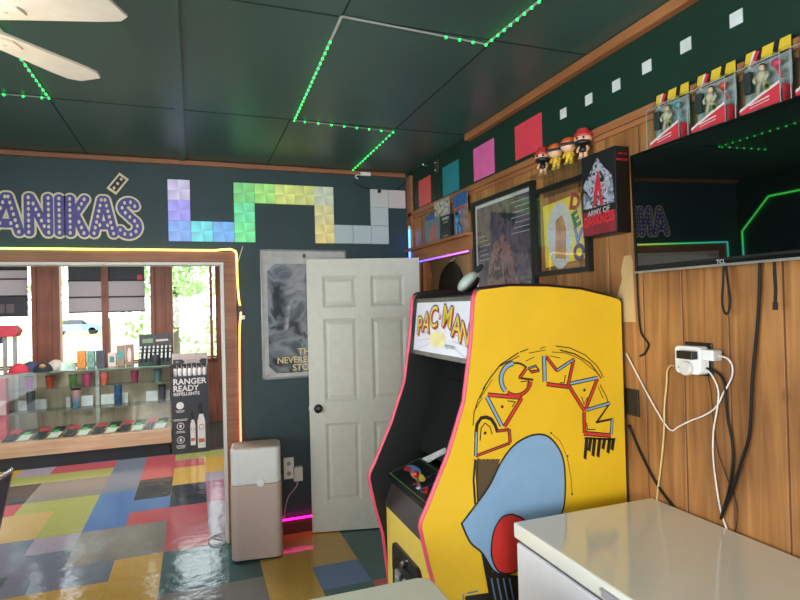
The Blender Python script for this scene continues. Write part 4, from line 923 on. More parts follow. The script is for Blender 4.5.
m = MB(); p_ = LPt(x0, y0, z0); h = z1 - z0; w = y1 - y0; poly(m, p_, [(-w, h * 0.70), (0, h * 0.70), (0, h), (-w, h)], 0, 0.001); poly(m, p_, [(-w * 0.8, h * 0.58), (-0.2 * w, h * 0.62), (-0.2 * w, h * 0.68), (-w * 0.8, h * 0.66)], 1, 0.0012)
obj('card_header', m, [MATS['card_blue'], mat('card_red', (170, 66, 70), 0.5)], r)
yc = (y0 + y1) / 2
m = MB().ball((x0 - 0.012, yc + 0.03, z0 + 0.14), 0.012, n=10, m=6, mi=1).tube([(x0 - 0.012, yc + 0.03, z0 + 0.125), (x0 - 0.012, yc + 0.02, z0 + 0.075)], 0.016, 0, 10, rs=[0.016, 0.012]).tube([(x0 - 0.012, yc + 0.03, z0 + 0.115), (x0 - 0.014, yc - 0.02, z0 + 0.13), (x0 - 0.014, yc - 0.04, z0 + 0.16)], 0.006, 0, 8)
m.tube([(x0 - 0.012, yc + 0.025, z0 + 0.08), (x0 - 0.012, yc + 0.04, z0 + 0.04), (x0 - 0.012, yc + 0.03, z0 + 0.004)], 0.008, 0, 8).tube([(x0 - 0.012, yc + 0.015, z0 + 0.08), (x0 - 0.012, yc - 0.015, z0 + 0.045), (x0 - 0.012, yc - 0.02, z0 + 0.004)], 0.008, 0, 8)
obj('toy', m, [mat('toy_blue', (64, 128, 190), 0.45), mat('toy_dark', (24, 30, 36), 0.5)], r, smooth='all')

# ------------------------------------------------------------------ framed pictures on the panelling
def frame4(y0, y1, z0, z1, w, x0, x1): return MB().box(x0, x1, y0, y1, z0, z0 + w).box(x0, x1, y0, y1, z1 - w, z1).box(x0, x1, y0, y0 + w, z0 + w, z1 - w).box(x0, x1, y1 - w, y1, z0 + w, z1 - w)
y0, y1, z0, z1 = 2.452, 3.125, 1.27, 2.292
BF = mat('black_frame', (14, 18, 17), 0.35)
pf = thing('framed_poster', 'large black framed dark poster above the yellow cabinet', 'poster', (RX, (y0 + y1) / 2, z0))
obj('frame', frame4(y0, y1, z0, z1, 0.026, RX - 0.028, RX - 0.001), BF, pf)
obj('mat_border', MB().box(RX - 0.010, RX - 0.002, y0 + 0.02, y1 - 0.02, z0 + 0.02, z1 - 0.02), mat('mat_white', (190, 194, 190), 0.6), pf)
pl = Plane((RX - 0.010, y1, z0), (0, -1, 0), (0, 0, 1)); W_ = y1 - y0; H_ = z1 - z0
m = MB(); poly(m, pl, [(0.045, 0.045), (W_ - 0.045, 0.045), (W_ - 0.045, H_ - 0.045), (0.045, H_ - 0.045)], 0, 0.001); obj('picture', m, swirl_mat('poster_night', (30, 36, 44), (100, 84, 96), (54, 58, 70), 5, 6.0), pf)
m = MB(); poly(m, pl, [(0.10, 0.10), (0.58, 0.12), (0.60, 0.40), (0.50, 0.52), (0.44, 0.70), (0.34, 0.80), (0.24, 0.74), (0.17, 0.60), (0.12, 0.40)], 0, 0.0014); obj('picture_centre', m, swirl_mat('poster_crowd', (48, 44, 54), (150, 112, 104), (88, 78, 92), 13, 2.0), pf)
m = MB()
for k in range(6): stroke(m, pl, [(0.07, 0.80 - k * 0.028), (0.07 + 0.11 + 0.02 * ((k * 7) % 3 - 1), 0.80 - k * 0.028 + 0.004)], 0.0045, 0, 0.002, rnd=False)
for k in range(7): stroke(m, pl, [(0.44 + 0.02 * ((k * 5) % 3), 0.945 - k * 0.028), (0.62, 0.945 - k * 0.028)], 0.0045, 0, 0.002, rnd=False)
obj('caption_lines', m, mat('caption_white', (158, 162, 164), 0.6), pf)
obj('glazing', MB().box(RX - 0.020, RX - 0.018, y0 + 0.02, y1 - 0.02, z0 + 0.02, z1 - 0.02), PICGLASS, pf)
# square clear frame with the yellow print
y0, y1, z0, z1 = 2.03, 2.447, 1.80, 2.232
pf = thing('framed_print', 'square black framed yellow print with coloured letters beside the boxed tape', 'framed print', (RX, (y0 + y1) / 2, z0))
obj('frame', frame4(y0, y1, z0, z1, 0.022, RX - 0.03, RX - 0.001), BF, pf)
PX = RX - 0.010
pl = Plane((PX, 0, 0), (0, -1, 0), (0, 0, 1))
def D(px, py): p = U(px, py, 0, PX); return (-p.y, p.z)
m = MB(); q = [D(543.5, 207), D(580.5, 192.5), D(586, 258), D(546.5, 268)]
m.add([pl(a, b, 0) for a, b in q] + [pl(a, b, 0.004) for a, b in q], [(3, 2, 1, 0)[::-1], (4, 5, 6, 7), (0, 1, 5, 4), (1, 2, 6, 5), (2, 3, 7, 6), (3, 0, 4, 7)])
obj('print', m, mat('print_bright_yellow', (218, 196, 66), 0.5, var=0.05), pf)
m = MB(); cx_, cy_ = D(562, 234); poly(m, pl, [(cx_ - 0.012 + 0.098 * math.cos(t), cy_ + 0.158 * math.sin(t) - 0.005) for t in [2 * math.pi * i / 32 for i in range(32)]], 0, 0.0046)
poly(m, pl, [(cx_ - 0.05, cy_ - 0.11), (cx_ + 0.03, cy_ - 0.12), (cx_ + 0.04, cy_ + 0.02), (cx_ + 0.01, cy_ + 0.09), (cx_ - 0.04, cy_ + 0.07)], 1, 0.0052)
obj('print_centre', m, [mat('print_grey_white', (188, 188, 184), 0.5, var=0.1, scale=60), mat('print_tan', (176, 132, 92), 0.5, var=0.25, scale=20)], pf)
m = MB()
for ch, px, py, mi, rr in (('D', 576, 201.5, 0, -14), ('E', 577, 219, 1, 22), ('V', 579, 236, 2, -8), ('O', 580, 252, 3, 0)):
    a, b = D(px, py); put_text(m, pl, ch, a, b, 0.098, 4, 0.0050, 0.05, R(rr)); put_text(m, pl, ch, a, b, 0.098, mi, 0.0056, 0.025, R(rr))
obj('lettering', m, [mat('letter_red', (168, 60, 62), 0.5), mat('letter_green', (40, 132, 96), 0.5), mat('letter_blue', (120, 136, 190), 0.5), mat('letter_violet', (92, 84, 130), 0.5), mat('letter_outline', (60, 60, 44), 0.5)], pf)
obj('glazing', MB().box(RX - 0.022, RX - 0.020, y0 + 0.015, y1 - 0.015, z0 + 0.015, z1 - 0.015), PICGLASS, pf)

# boxed tape
y0, y1, z0, z1 = 1.80, 2.004, 1.94, 2.284
BXF, BXB = 1.577, RX - 0.002
bx = thing('tape_box', 'dark film box with red and white picture left of the television', 'box', (BXB, 1.91, z0))
obj('carton', MB().box(BXF, BXB, y0, y1, z0, z1), mat('carton_black', (18, 18, 19), 0.4), bx, bevel=0.002)
pl = Plane((BXF, (y0 + y1) / 2, (z0 + z1) / 2), (0, -1, 0), (0, 0, 1)); m = MB(); hw, hh = 0.098, 0.166
poly(m, pl, [(-hw, -hh), (hw, -hh), (hw, -hh + 0.085), (-hw, -hh + 0.10)], 1, 0.0010); poly(m, pl, [(-hw, -hh + 0.10), (hw, -hh + 0.085), (hw, hh), (-hw, hh)], 0, 0.0010)
obj('cover', m, [mat('cover_black', (24, 26, 30), 0.4), mat('cover_red', (128, 36, 46), 0.4, var=0.2)], bx)
m = MB(); poly(m, pl, [(-0.095, -0.055), (-0.09, 0.05), (-0.045, 0.10), (0.0, 0.15), (0.04, 0.10), (0.085, 0.06), (0.095, -0.05)], 0, 0.0016)
poly(m, pl, [(-0.035, -0.05), (-0.012, 0.06), (0.004, 0.10), (0.014, 0.06), (0.03, -0.05), (0.012, -0.05), (0.002, 0.02), (-0.014, -0.05)], 1, 0.0020)
obj('cover_picture', m, [swirl_mat('cover_ice', (24, 28, 34), (168, 178, 190), (112, 44, 52), 26, 5.0), mat('cover_bright_red', (176, 40, 48), 0.4)], bx)
m = MB(); put_text(m, pl, 'ARMY OF', 0.0, -0.073, 0.032, 1, 0.0024, 0.02, R(3), sy=1.0); put_text(m, pl, 'DARKNESS', 0.0, -0.105, 0.05, 0, 0.0024, 0.02, R(3), fit=0.185, sy=1.5)
obj('lettering', m, [mat('print_hot_red', (206, 44, 48), 0.4), mat('print_silver', (170, 166, 166), 0.4)], bx); m = MB()
ps_ = Plane(((BXF + BXB) / 2, y0, (z0 + z1) / 2), (1, 0, 0), (0, 0, 1)); put_text(m, ps_, 'ARMY OF', 0, 0.142, 0.02, 0, 0.0024, 0.02, fit=0.045); put_text(m, ps_, 'DARKNESS', 0, 0.118, 0.02, 0, 0.0024, 0.02, fit=0.062)
obj('spine_lettering', m, MATS['print_hot_red'], bx)

# ------------------------------------------------------------------ vinyl figures on the clear shelf
SZ = 2.285
yA, yB = U(541, 170, 0, 1.60).y + 0.05, U(586, 155, 0, 1.60).y - 0.01
sh = thing('acrylic_shelf', 'clear acrylic wall shelf holding four vinyl figures', 'shelf', (RX, (yA + yB) / 2, SZ - 0.006))
obj('shelf_plate', MB().box(1.55, RX - 0.001, yB, yA, SZ - 0.006, SZ), ACRYL, sh)
obj('wall_plate', MB().box(RX - 0.006, RX - 0.001, yB, yA, SZ - 0.10, SZ - 0.006), ACRYL, sh)
SKIN = mat('vinyl_skin', (226, 178, 142), 0.45); VRED = mat('vinyl_red', (176, 44, 40), 0.4); VOR = mat('vinyl_orange', (226, 102, 36), 0.45); VYE = mat('vinyl_yellow', (214, 178, 52), 0.45); VBK = mat('vinyl_black', (20, 20, 22), 0.4)
def figure(kind, label, loc, rot):
    r = thing('vinyl_figure', label, 'figurine', (0, 0, 0), 0, 'vinyl figures on the clear wall shelf')
    body = VBK if kind == 'r' else VYE
    obj('torso', MB().lathe([(0.012, 0.022), (0.013, 0.032), (0.010, 0.046)], (0, 0, 0), 12), body, r, world=False, smooth='all')
    for s in (-1, 1):
        obj('leg', MB().tube([(0, s * 0.007, 0.026), (0, s * 0.009, 0.004)], 0.006, n=8).box(-0.010, 0.004, s * 0.009 - 0.006, s * 0.009 + 0.006, 0, 0.006), body if kind != 'r' else SKIN, r, world=False)
        obj('arm', MB().tube([(0, s * 0.012, 0.042), (-0.004, s * 0.018, 0.032), (-0.010, s * 0.016, 0.026)], 0.0042, n=8), body if kind != 'r' else SKIN, r, world=False)
        if kind == 'r': obj('eye', MB().ball((-0.0245, s * 0.011, 0.066), 0.002, 0.004, 0.0045, n=8, m=6), VBK, r, world=False)
    hd = obj('head', MB().ball((0, 0, 0.066), 0.025, 0.029, 0.024, n=18, m=12), SKIN, r, world=False, smooth='all')
    if kind == 'r':
        obj('hat', MB().lathe([(0.031, 0.072), (0.032, 0.078), (0.026, 0.082), (0.025, 0.089), (0.018, 0.092), (0.017, 0.099), (0.002, 0.101)], (0.001, 0, 0), 20, 0, 0.95, 1.05), VRED, r, world=False)
        obj('beard', MB().ball((-0.003, 0, 0.054), 0.0255, 0.028, 0.013, n=16, m=8), VBK, r, world=False, smooth='all')
    else:
        obj('hair', MB().ball((0.002, 0, 0.070), 0.0275, 0.031, 0.025, n=18, m=8, z0=0.15), VOR, r, world=False, smooth='all')
        obj('glasses', MB().box(-0.028, -0.018, -0.026, 0.026, 0.062, 0.072), VBK, r, world=False, bevel=0.003)
    r.location = loc; r.rotation_euler = (0, 0, rot)
    return r
for (px, py), k, lb in zip([(543, 162), (556, 156), (569, 151), (583, 144)], 'royr', ['red hatted vinyl figure at the left end of the clear shelf', 'orange haired vinyl figure next to the left red hatted one', 'orange haired vinyl figure next to the right red hatted one', 'red hatted vinyl figure at the right end of the clear shelf']):
    figure('r' if k == 'r' else 'o', lb, (1.60, U(px, py, 0, 1.60).y, SZ), R(32))
figs = [o for o in bpy.data.objects if o.name.startswith('vinyl_figure')]
for o in figs: o.scale = (1.32, 1.32, 1.32)

# ------------------------------------------------------------------ television and the toy packs on it
TXF, TXB = 1.572, 1.632
ty1 = U(633, 200, 0, TXF).y; ty0 = ty1 - 0.91; tz1 = U(632, 155.5, 0, TXF).z; tz0 = U(636, 271, 0, TXF).z
tv = thing('television', 'large flat black television mounted on the panelled wall', 'television', (RX, (ty0 + ty1) / 2, tz0))
obj('housing', MB().box(TXF + 0.004, TXB, ty0, ty1, tz0, tz1), BLACK, tv, bevel=0.004)
obj('screen', MB().box(TXF + 0.002, TXF + 0.005, ty0 + 0.012, ty1 - 0.012, tz0 + 0.02, tz1 - 0.012), mat('tv_screen', (5, 7, 7), 0.02, var=0.0, spec=0.5), tv)
MATS['tv_screen'].node_tree.nodes['Principled BSDF'].inputs['IOR'].default_value = 2.1
obj('bezel', frame4(ty0, ty1, tz0, tz1, 0.012, TXF, TXF + 0.006), mat('bezel_black', (10, 11, 11), 0.2), tv)
obj('silver_strip', MB().box(TXF - 0.001, TXF + 0.012, ty0, ty1, tz0 - 0.007, tz0), mat('silver_strip', (190, 190, 192), 0.3, 0.8), tv)
m = MB(); put_text(m, Plane((TXF, 0, 0), (0, -1, 0), (0, 0, 1)), 'TCL', -U(721, 261, 0, TXF).y, tz0 + 0.0075, 0.014, 0, 0.0008, 0.02, fit=0.032)
obj('lettering', m, mat('logo_silver', (170, 172, 172), 0.3), tv)
tv.rotation_euler = (0, R(-1.1), 0)
obj('wall_mount', MB().box(TXB, RX, 1.1, 1.5, 1.9, 2.1), BLACKM, tv)
YB = mat('card_yellow', (206, 176, 44), 0.5); KB = mat('card_black', (22, 22, 24), 0.5); RL = mat('label_red', (186, 46, 58), 0.45); WL = mat('label_white', (206, 204, 202), 0.45)
def toy_pack(pa, pb, pc, label, hair, acc):
    """pa..pb: blister front, pc: its right side at the wall"""
    xf, xb = 1.575, 1.622
    y1 = U(pa, 130, 0, xf).y; y0 = U(pb, 130, 0, xf).y; w = y1 - y0; z0 = tz1 + 0.001; h = 0.188
    r = thing('toy_pack', label, 'toy pack', (xb, (y0 + y1) / 2, z0), 0, 'carded toy figures on top of the television')
    obj('card', MB().box(xb, xb + 0.003, y0, y1, z0, z0 + h - 0.012).prism([(-y1, z0 + h - 0.012), (-y1 + w * 0.12, z0 + h + 0.008), (-y0 - w * 0.05, z0 + h + 0.034), (-y0, z0 + h - 0.012)], 0, xb, xb + 0.003).xf(Matrix.Identity(4)), KB, r) if False else obj('card', MB().box(xb, xb + 0.003, y0, y1, z0, z0 + h + 0.014), KB, r)
    pl = Plane((xb, y1, z0), (0, -1, 0), (0, 0, 1)); m = MB()
    for a, b in ((0.0, 0.22), (0.36, 0.24), (0.72, 0.27)): poly(m, pl, [(w * a, h - 0.024), (w * (a + b), h - 0.024), (w * min(0.995, a + b + 0.06), h + 0.0135), (w * (a + 0.06), h + 0.0135)], 0, 0.0008)
    poly(m, pl, [(w * 0.08, h - 0.034), (w * 0.15, h - 0.038), (w * 0.30, h + 0.006), (w * 0.22, h + 0.012)], 1, 0.0014); poly(m, pl, [(w * 0.14, h - 0.030), (w * 0.20, h - 0.034), (w * 0.36, h + 0.006), (w * 0.27, h + 0.010)], 2, 0.0018)
    poly(m, pl, ngon(w * 0.92, h + 0.002, 0.007), 0, 0.0016)
    obj('card_header', m, [YB, WL, RL], r)
    m = MB(); poly(m, pl, [(0, 0.0), (w, 0.0), (w, h - 0.03), (0, h - 0.03)], 0, 0.0006); obj('card_inner', m, mat('card_inner', (150, 160, 158), 0.5, var=0.35, scale=36), r)
    e = 0.004
    obj('blister', MB().prism([(xb, z0), (xf, z0), (xf + 0.004, z0 + h - 0.045), (xb, z0 + h - 0.012)], 1, y0 + e, y1 - e), BLIS, r)
    m = MB(); pf_ = Plane((xf, y1, z0), (0, -1, 0), (0, 0, 1))
    poly(m, pf_, [(w * 0.12, 0.004), (w * 0.96, 0.004), (w * 0.96, 0.058), (w * 0.60, 0.040), (w * 0.12, 0.012)], 0, 0.0006)
    poly(m, pf_, [(w * 0.12, 0.012), (w * 0.60, 0.040), (w * 0.96, 0.058), (w * 0.96, 0.066), (w * 0.60, 0.048), (w * 0.12, 0.020)], 1, 0.0008)
    for k in (0, 1): stroke(m, pf_, [(w * 0.34, 0.014 + 0.009 * k), (w * 0.76, 0.022 + 0.010 * k)], 0.0035 if k else 0.002, 1, 0.0012, rnd=False)
    poly(m, pf_, ngon(w * 0.72, 0.062, 0.011), 2, 0.0014); poly(m, pf_, ngon(w * 0.72, 0.062, 0.006), 3, 0.0018)
    ps = Plane((xf, y0, z0), (1, 0, 0), (0, 0, 1)); poly(m, ps, [(0.002, 0.006), (0.045, 0.006), (0.045, 0.056), (0.002, 0.056)], 0, -0.0035 + 0.0042)
    obj('label', m, [RL, WL, mat('seal_green', (96, 120, 50), 0.5), KB], r)
    m = MB()
    for q in ([(0.004, 0.0), (0.004, h - 0.045), (w - 0.004, h - 0.045), (w - 0.004, 0.0)],): stroke(m, pf_, q, 0.003, 0, 0.0003, rnd=False)
    obj('blister_sheen', m, mat('painted_sheen', (150, 158, 158), 0.25), r)  # pale lines drawn along the front edges as plastic sheen
    # toy
    yc = y1 - w * 0.50; xc = (xf + xb) / 2; t = MB(); B_ = z0 + 0.052
    t.ball((xc, yc, B_ + 0.079), 0.0085, 0.008, 0.0105, 1, 12, 8).ball((xc + 0.002, yc, B_ + 0.084), 0.009, 0.0088, 0.009, 2, 12, 6, 0.1)
    t.tube([(xc, yc, B_ + 0.070), (xc, yc, B_ + 0.055), (xc, yc, B_ + 0.034)], 0.013, 0, 12, rs=[0.008, 0.016, 0.011])
    for s in (-1, 1):
        t.tube([(xc, yc + s * 0.014, B_ + 0.062), (xc - 0.006, yc + s * 0.022, B_ + 0.048), (xc - 0.012, yc + s * 0.014, B_ + 0.036)], 0.005, 0, 8, rs=[0.006, 0.005, 0.004])
        t.tube([(xc, yc + s * 0.006, B_ + 0.036), (xc - 0.002, yc + s * 0.011, B_ + 0.018), (xc, yc + s * 0.012, B_ - 0.002)], 0.006, 0, 8, rs=[0.0075, 0.006, 0.0055])
    obj('toy', t, [mat('toy_khaki', (186, 176, 148), 0.5), SKIN, mat('toy_hair_' + hair, {'dark': (30, 26, 24), 'brown': (92, 62, 40)}[hair], 0.5)], r, smooth='all')
    obj('backpack', MB().box(xc - 0.004, xc + 0.014, y1 - w * 0.26, y1 - w * 0.10, z0 + 0.07, z0 + 0.135), mat('toy_pack_dark', (38, 42, 44), 0.5), r, bevel=0.003)
    a = MB().ball((xc, y0 + w * 0.20, z0 + 0.128), 0.010, 0.015, 0.012, n=12, m=8).tube([(xc, y0 + w * 0.10, z0 + 0.08), (xc, y0 + w * 0.20, z0 + 0.115)], 0.004, 0, 8)
    obj('accessory', a, mat('accessory_' + acc, {'multicolour': (60, 140, 150), 'red': (200, 60, 50), 'pink': (206, 60, 96), 'green': (70, 160, 80)}[acc], 0.4), r, smooth='all')
BLIS = glass_mat('blister_plastic', (246, 250, 249), 0.45, 0.16)
toy_pack(646, 680, 687, 'leftmost carded toy pack on the television top', 'brown', 'multicolour')
toy_pack(687, 727, 735, 'second carded toy pack from the left on the television top', 'dark', 'red')
toy_pack(735, 783, 791, 'third carded toy pack from the left, widest in view', 'dark', 'pink')
toy_pack(791, 846, 856, 'rightmost carded toy pack, cut by the right edge of the view', 'brown', 'green')

# ------------------------------------------------------------------ wall socket, chargers and cords
def YZ(px, py, x=RX): p = U(px, py, 0, x); return p.y, p.z
y1, z1 = YZ(686, 341.5); y0, z0 = YZ(714, 377)
so = thing('wall_socket', 'black socket plate on the panelled wall under the television', 'socket', (RX, (y0 + y1) / 2, z0))
obj('plate', MB().box(RX - 0.007, RX, y0, y1, z0, z1 + 0.0), BLACK, so, bevel=0.002)
obj('receptacle', MB().box(RX - 0.010, RX - 0.006, y0 + 0.02, y1 - 0.02, z0 + 0.015, z1 - 0.015), BLACKM, so)
ax = 1.598
ya1, za1 = YZ(674.3, 345.2, ax); ya0, za0 = YZ(700.5, 375.6, ax)
ad = thing('outlet_adapter', 'white rounded multi-outlet adapter plugged into the black socket', 'adapter', (RX, (ya0 + ya1) / 2, za0))
obj('body', MB().prism(rrect(ya0, ya1, za0, za1, 0.016), 0, ax, RX - 0.010), WPLAST, ad, bevel=0.004, seg=3)
m = MB()
for py in (353.5, 367):
    for dx, dy in ((0, 0), (2.4, -1.6), (2.4, 1.4)):
        y_, z_ = YZ(678.5 + dx, py + dy, ax); m.box(ax - 0.0008, ax + 0.001, y_ - 0.0018, y_ + 0.0018, z_ - 0.003, z_ + 0.003)
obj('outlet_slots', m, mat('slot_dark', (60, 58, 56), 0.6), ad)
y_, z_ = YZ(688, 368, ax)
single('round_plug', MB().disc((ax - 0.0085, y_, z_), 0.0245, 0, 26, 0, 0.017), mat('plug_warm_white', (206, 204, 196), 0.4), 'round white plug on the lower half of the wall adapter', 'plug', bevel=0.003)
yb1, zb1 = YZ(681.5, 350, ax); yb0, zb0 = YZ(698, 359.5, ax)
single('black_charger', MB().box(ax - 0.026, ax - 0.0003, yb0, yb1, zb0, zb1), BLACK, 'small black charger on the upper half of the wall adapter', 'charger', bevel=0.003)
yc1, zc1 = YZ(701, 349.5, 1.605); yc0, zc0 = YZ(716, 361.5, 1.605)
wc = thing('white_charger', 'white box charger plugged in at the right of the adapter', 'charger', (1.62, (yc0 + yc1) / 2, zc0))
obj('body', MB().box(1.605, RX - 0.011, yc0 + 0.012, ya0 - 0.001, zc0, zc1), WPLAST, wc, bevel=0.003)
obj('usb_end', MB().box(1.608, RX - 0.014, yc0 + 0.004, yc0 + 0.012, zc0 + 0.002, zc1 - 0.002), mat('usb_grey', (180, 176, 170), 0.4), wc)
CW = mat('cord_white', (214, 208, 200), 0.5); CB = mat('cord_beige', (206, 178, 128), 0.5); CK = mat('cord_black', (9, 9, 10), 0.6, spec=0.3)
def cord(pts, r, m_, label, x=1.640, tail=None, name='cord', group=None):
    P = [U(p[0], p[1], 0, p[2] if len(p) > 2 else x) for p in pts]
    if tail: P += [Vector(t) for t in tail]
    return single(name, MB().tube(smooth_path(P, 5), r, n=8), m_, label, 'cord', group, smooth='all')
XB = 1.639
cord([(715, 356, 1.622), (722, 356.5, 1.622), (729, 360, 1.628), (732.5, 368), (731, 379), (723, 394), (716, 407), (705, 415), (690, 421), (678, 427), (672, 430.5), (665, 424), (654, 406), (640, 380), (626, 353)], 0.0028, CW, 'white cord looping from the white charger up towards the yellow cabinet', XB)
cord([(700, 368, 1.61), (708, 371, 1.625), (715, 381), (718.5, 393), (717, 410), (713.5, 430), (713, 455), (715.5, 480), (719.5, 505), (724, 522), (729, 534), (734, 548)], 0.0028, CW, 'white cord running straight down from the adapter behind the freezer', XB)
cord([(675, 366, 1.62), (670, 366, 1.628), (667, 372), (666.5, 384), (664.5, 405), (664, 430), (662, 455), (659, 480), (657, 497), (656, 512)], 0.0032, CB, 'beige cord hanging from the left of the adapter to the freezer', XB)
cord([(704, 368, 1.625), (712, 370, 1.63), (720, 375), (725, 385), (726, 400), (728, 420), (732, 440), (733, 458), (731, 478), (727, 498), (722, 514)], 0.0045, CK, 'thick black cord curving down from the socket', XB)
cord([(760, 262), (759.5, 290), (757.5, 325), (754, 360), (752, 385), (751, 412), (749, 437), (742, 460), (733, 488), (725, 508), (721, 519)], 0.0050, CK, 'long black cord dropping from the television to the freezer', 1.636)
cord([(697, 355, 1.60), (703, 358, 1.625), (707, 372), (711, 392), (712.5, 410), (714.5, 432), (719, 455), (728, 480), (736, 501), (737, 520), (735, 535)], 0.0014, CK, 'thin dark cord from the small black charger', 1.642)
cord([(629, 425), (638, 447), (648, 468), (658, 486), (668, 500), (678, 513)], 0.0048, CK, 'black cord slanting down behind the yellow cabinet to the freezer', 1.641)
cord([(636.5, 268), (637.5, 290), (639, 315), (641, 332), (646, 340), (648.5, 345), (645, 353), (640, 356)], 0.0036, CK, 'dark cord hanging below the left corner of the television', 1.643)
st = MB()
def strap(pts, w, x):
    P = [U(a, b, 0, x) for a, b in pts]
    for p, q in zip(P[:-1], P[1:]):
        t = (q - p).normalized(); n = Vector((0, -t.z, t.y)) * w / 2
        st.add([p - n, q - n, q + n, p + n, p - n + Vector((.002, 0, 0)), q - n + Vector((.002, 0, 0)), q + n + Vector((.002, 0, 0)), p + n + Vector((.002, 0, 0))], [(0, 1, 2, 3), (7, 6, 5, 4), (0, 4, 5, 1), (3, 2, 6, 7), (0, 3, 7, 4), (1, 5, 6, 2)])
lp = smooth_path([Vector((a, b)) for a, b in [(723.5, 262), (723, 280), (722, 298), (723, 309), (726, 314), (729, 310), (730, 299), (728, 285), (725, 262)]], 4)
strap([(p.x, p.y) for p in lp], 0.008, 1.600)
single('hanging_strap', st, BLACKM, 'black strap loop hanging below the middle of the television', 'strap')
st = MB(); strap([(774, 258), (774.5, 275), (775.5, 290), (775, 302)], 0.010, 1.600); strap([(775, 302), (775, 310)], 0.016, 1.600)
single('hanging_strap', st, BLACKM, 'straight black strap end hanging right of the long black cord', 'strap')
y1, z1 = YZ(627, 388); y0, z0 = YZ(640, 417)
single('socket_plate', MB().box(RX - 0.008, RX, y0, y1, z0, z1), BLACK, 'black blank socket plate half hidden behind the yellow cabinet', 'socket plate', bevel=0.002)

# ------------------------------------------------------------------ air purifier, low outlet
ap = thing('air_purifier', 'tall white and beige air purifier beside the wide opening', 'air purifier', (0.385, 4.01, 0))
def slab(w, d, r, z0, z1): return MB().prism(rrect(-w / 2, w / 2, -d / 2, d / 2, r, 6), 2, z0, z1)
MA = Matrix.Translation((0.380, 4.005, 0)) @ Matrix.Rotation(R(-7), 4, 'Z')
obj('base', slab(0.312, 0.235, 0.04, 0.0, 0.014).xf(MA), BLACK, ap)
obj('lower_body', slab(0.334, 0.256, 0.045, 0.012, 0.505).xf(MA), mat('beige_fabric', (196, 172, 160), 0.85, var=0.06, scale=200), ap, bevel=0.006, seg=3)
obj('upper_body', slab(0.326, 0.248, 0.043, 0.505, 0.742).xf(MA), mat('purifier_white', (222, 222, 218), 0.4, var=0.02), ap, bevel=0.008, seg=3)
m = slab(0.296, 0.22, 0.035, 0.742, 0.746).xf(MA); obj('top_grille', m, mat('grille_beige', (196, 180, 162), 0.7, var=0.25, scale=120), ap)
m = MB().disc((0, 0, 0), 0.026, 1, 26, 0, 0.012).xf(MA @ Matrix.Translation((0.03, -0.129, 0.517))); obj('button', m, mat('button_white', (230, 230, 228), 0.3), ap, bevel=0.003)
y_ = BY
a, b = U(283.5, 458, 1, BY), U(294, 478, 1, BY)
ol = thing('power_outlet', 'white power outlet low on the dark wall beside the air purifier', 'outlet', (a.x, BY, b.z))
obj('plate', MB().box(a.x, b.x, BY - 0.008, BY, b.z - 0.0, a.z), WPLAST, ol, bevel=0.002)
xm = (a.x + b.x) / 2
for z in (a.z - 0.045, b.z + 0.04): obj('receptacle', MB().disc((xm, BY - 0.009, z), 0.016, 1, 16, 0, 0.003), mat('receptacle_grey', (150, 146, 144), 0.5), ol)
a2, b2 = U(293.5, 467, 1, BY - 0.03), U(302.5, 480, 1, BY - 0.03)
single('plug_adapter', MB().box(a2.x, b2.x, BY - 0.05, BY - 0.0085, b2.z, a2.z), WPLAST, 'white plug-in power adapter at the right of the low outlet', 'adapter', bevel=0.003)
P = [U(298, 480, 1, BY - 0.03), U(296, 487, 1, BY - 0.03), U(289, 496, 1, BY - 0.03), U(286, 505, 1, BY - 0.03), U(284, 518, 1, BY - 0.04)]
single('cord', MB().tube(smooth_path(P, 5), 0.003, n=7), CW, 'short white cord from the low power adapter towards the floor', 'cord', smooth='all')

# ------------------------------------------------------------------ chair at the left edge
chx, chy = -0.885, 3.20
ch = thing('chair', 'dark blue chair with a chrome edge at the left border of the view', 'chair', (chx - 0.25, chy, 0))
BLU = mat('chair_blue_vinyl', (30, 38, 62), 0.45)
bt = lambda t, y: (chx - 0.10 * (1 - t), y, 0.42 + 0.46 * t)
m = MB(); m.prism([(chx - 0.10, 0.44), (chx - 0.005, 0.872), (chx - 0.03, 0.877), (chx - 0.13, 0.445)], 1, chy - 0.21, chy + 0.215)
obj('backrest', m, BLU, ch, bevel=0.006)
obj('chrome_edge', MB().tube(smooth_path([(chx - 0.11, chy + 0.22, 0.42), (chx - 0.02, chy + 0.225, 0.84), (chx - 0.012, chy + 0.19, 0.876), (chx - 0.012, chy, 0.883), (chx - 0.012, chy - 0.19, 0.876), (chx - 0.02, chy - 0.22, 0.84), (chx - 0.11, chy - 0.22, 0.42)], 5), 0.010, n=8), CHROME, ch, smooth='all')
obj('seat', MB().box(chx - 0.54, chx - 0.09, chy - 0.22, chy + 0.22, 0.41, 0.46), BLU, ch, bevel=0.015)
for sx in (-0.52, -0.12):
    for s in (-0.2, 0.2): obj('leg', MB().tube([(chx + sx, chy + s, 0.42), (chx + sx + (0.03 if sx > -0.3 else -0.03), chy + s * 1.05, 0.0)], 0.011, n=8), CHROME, ch)

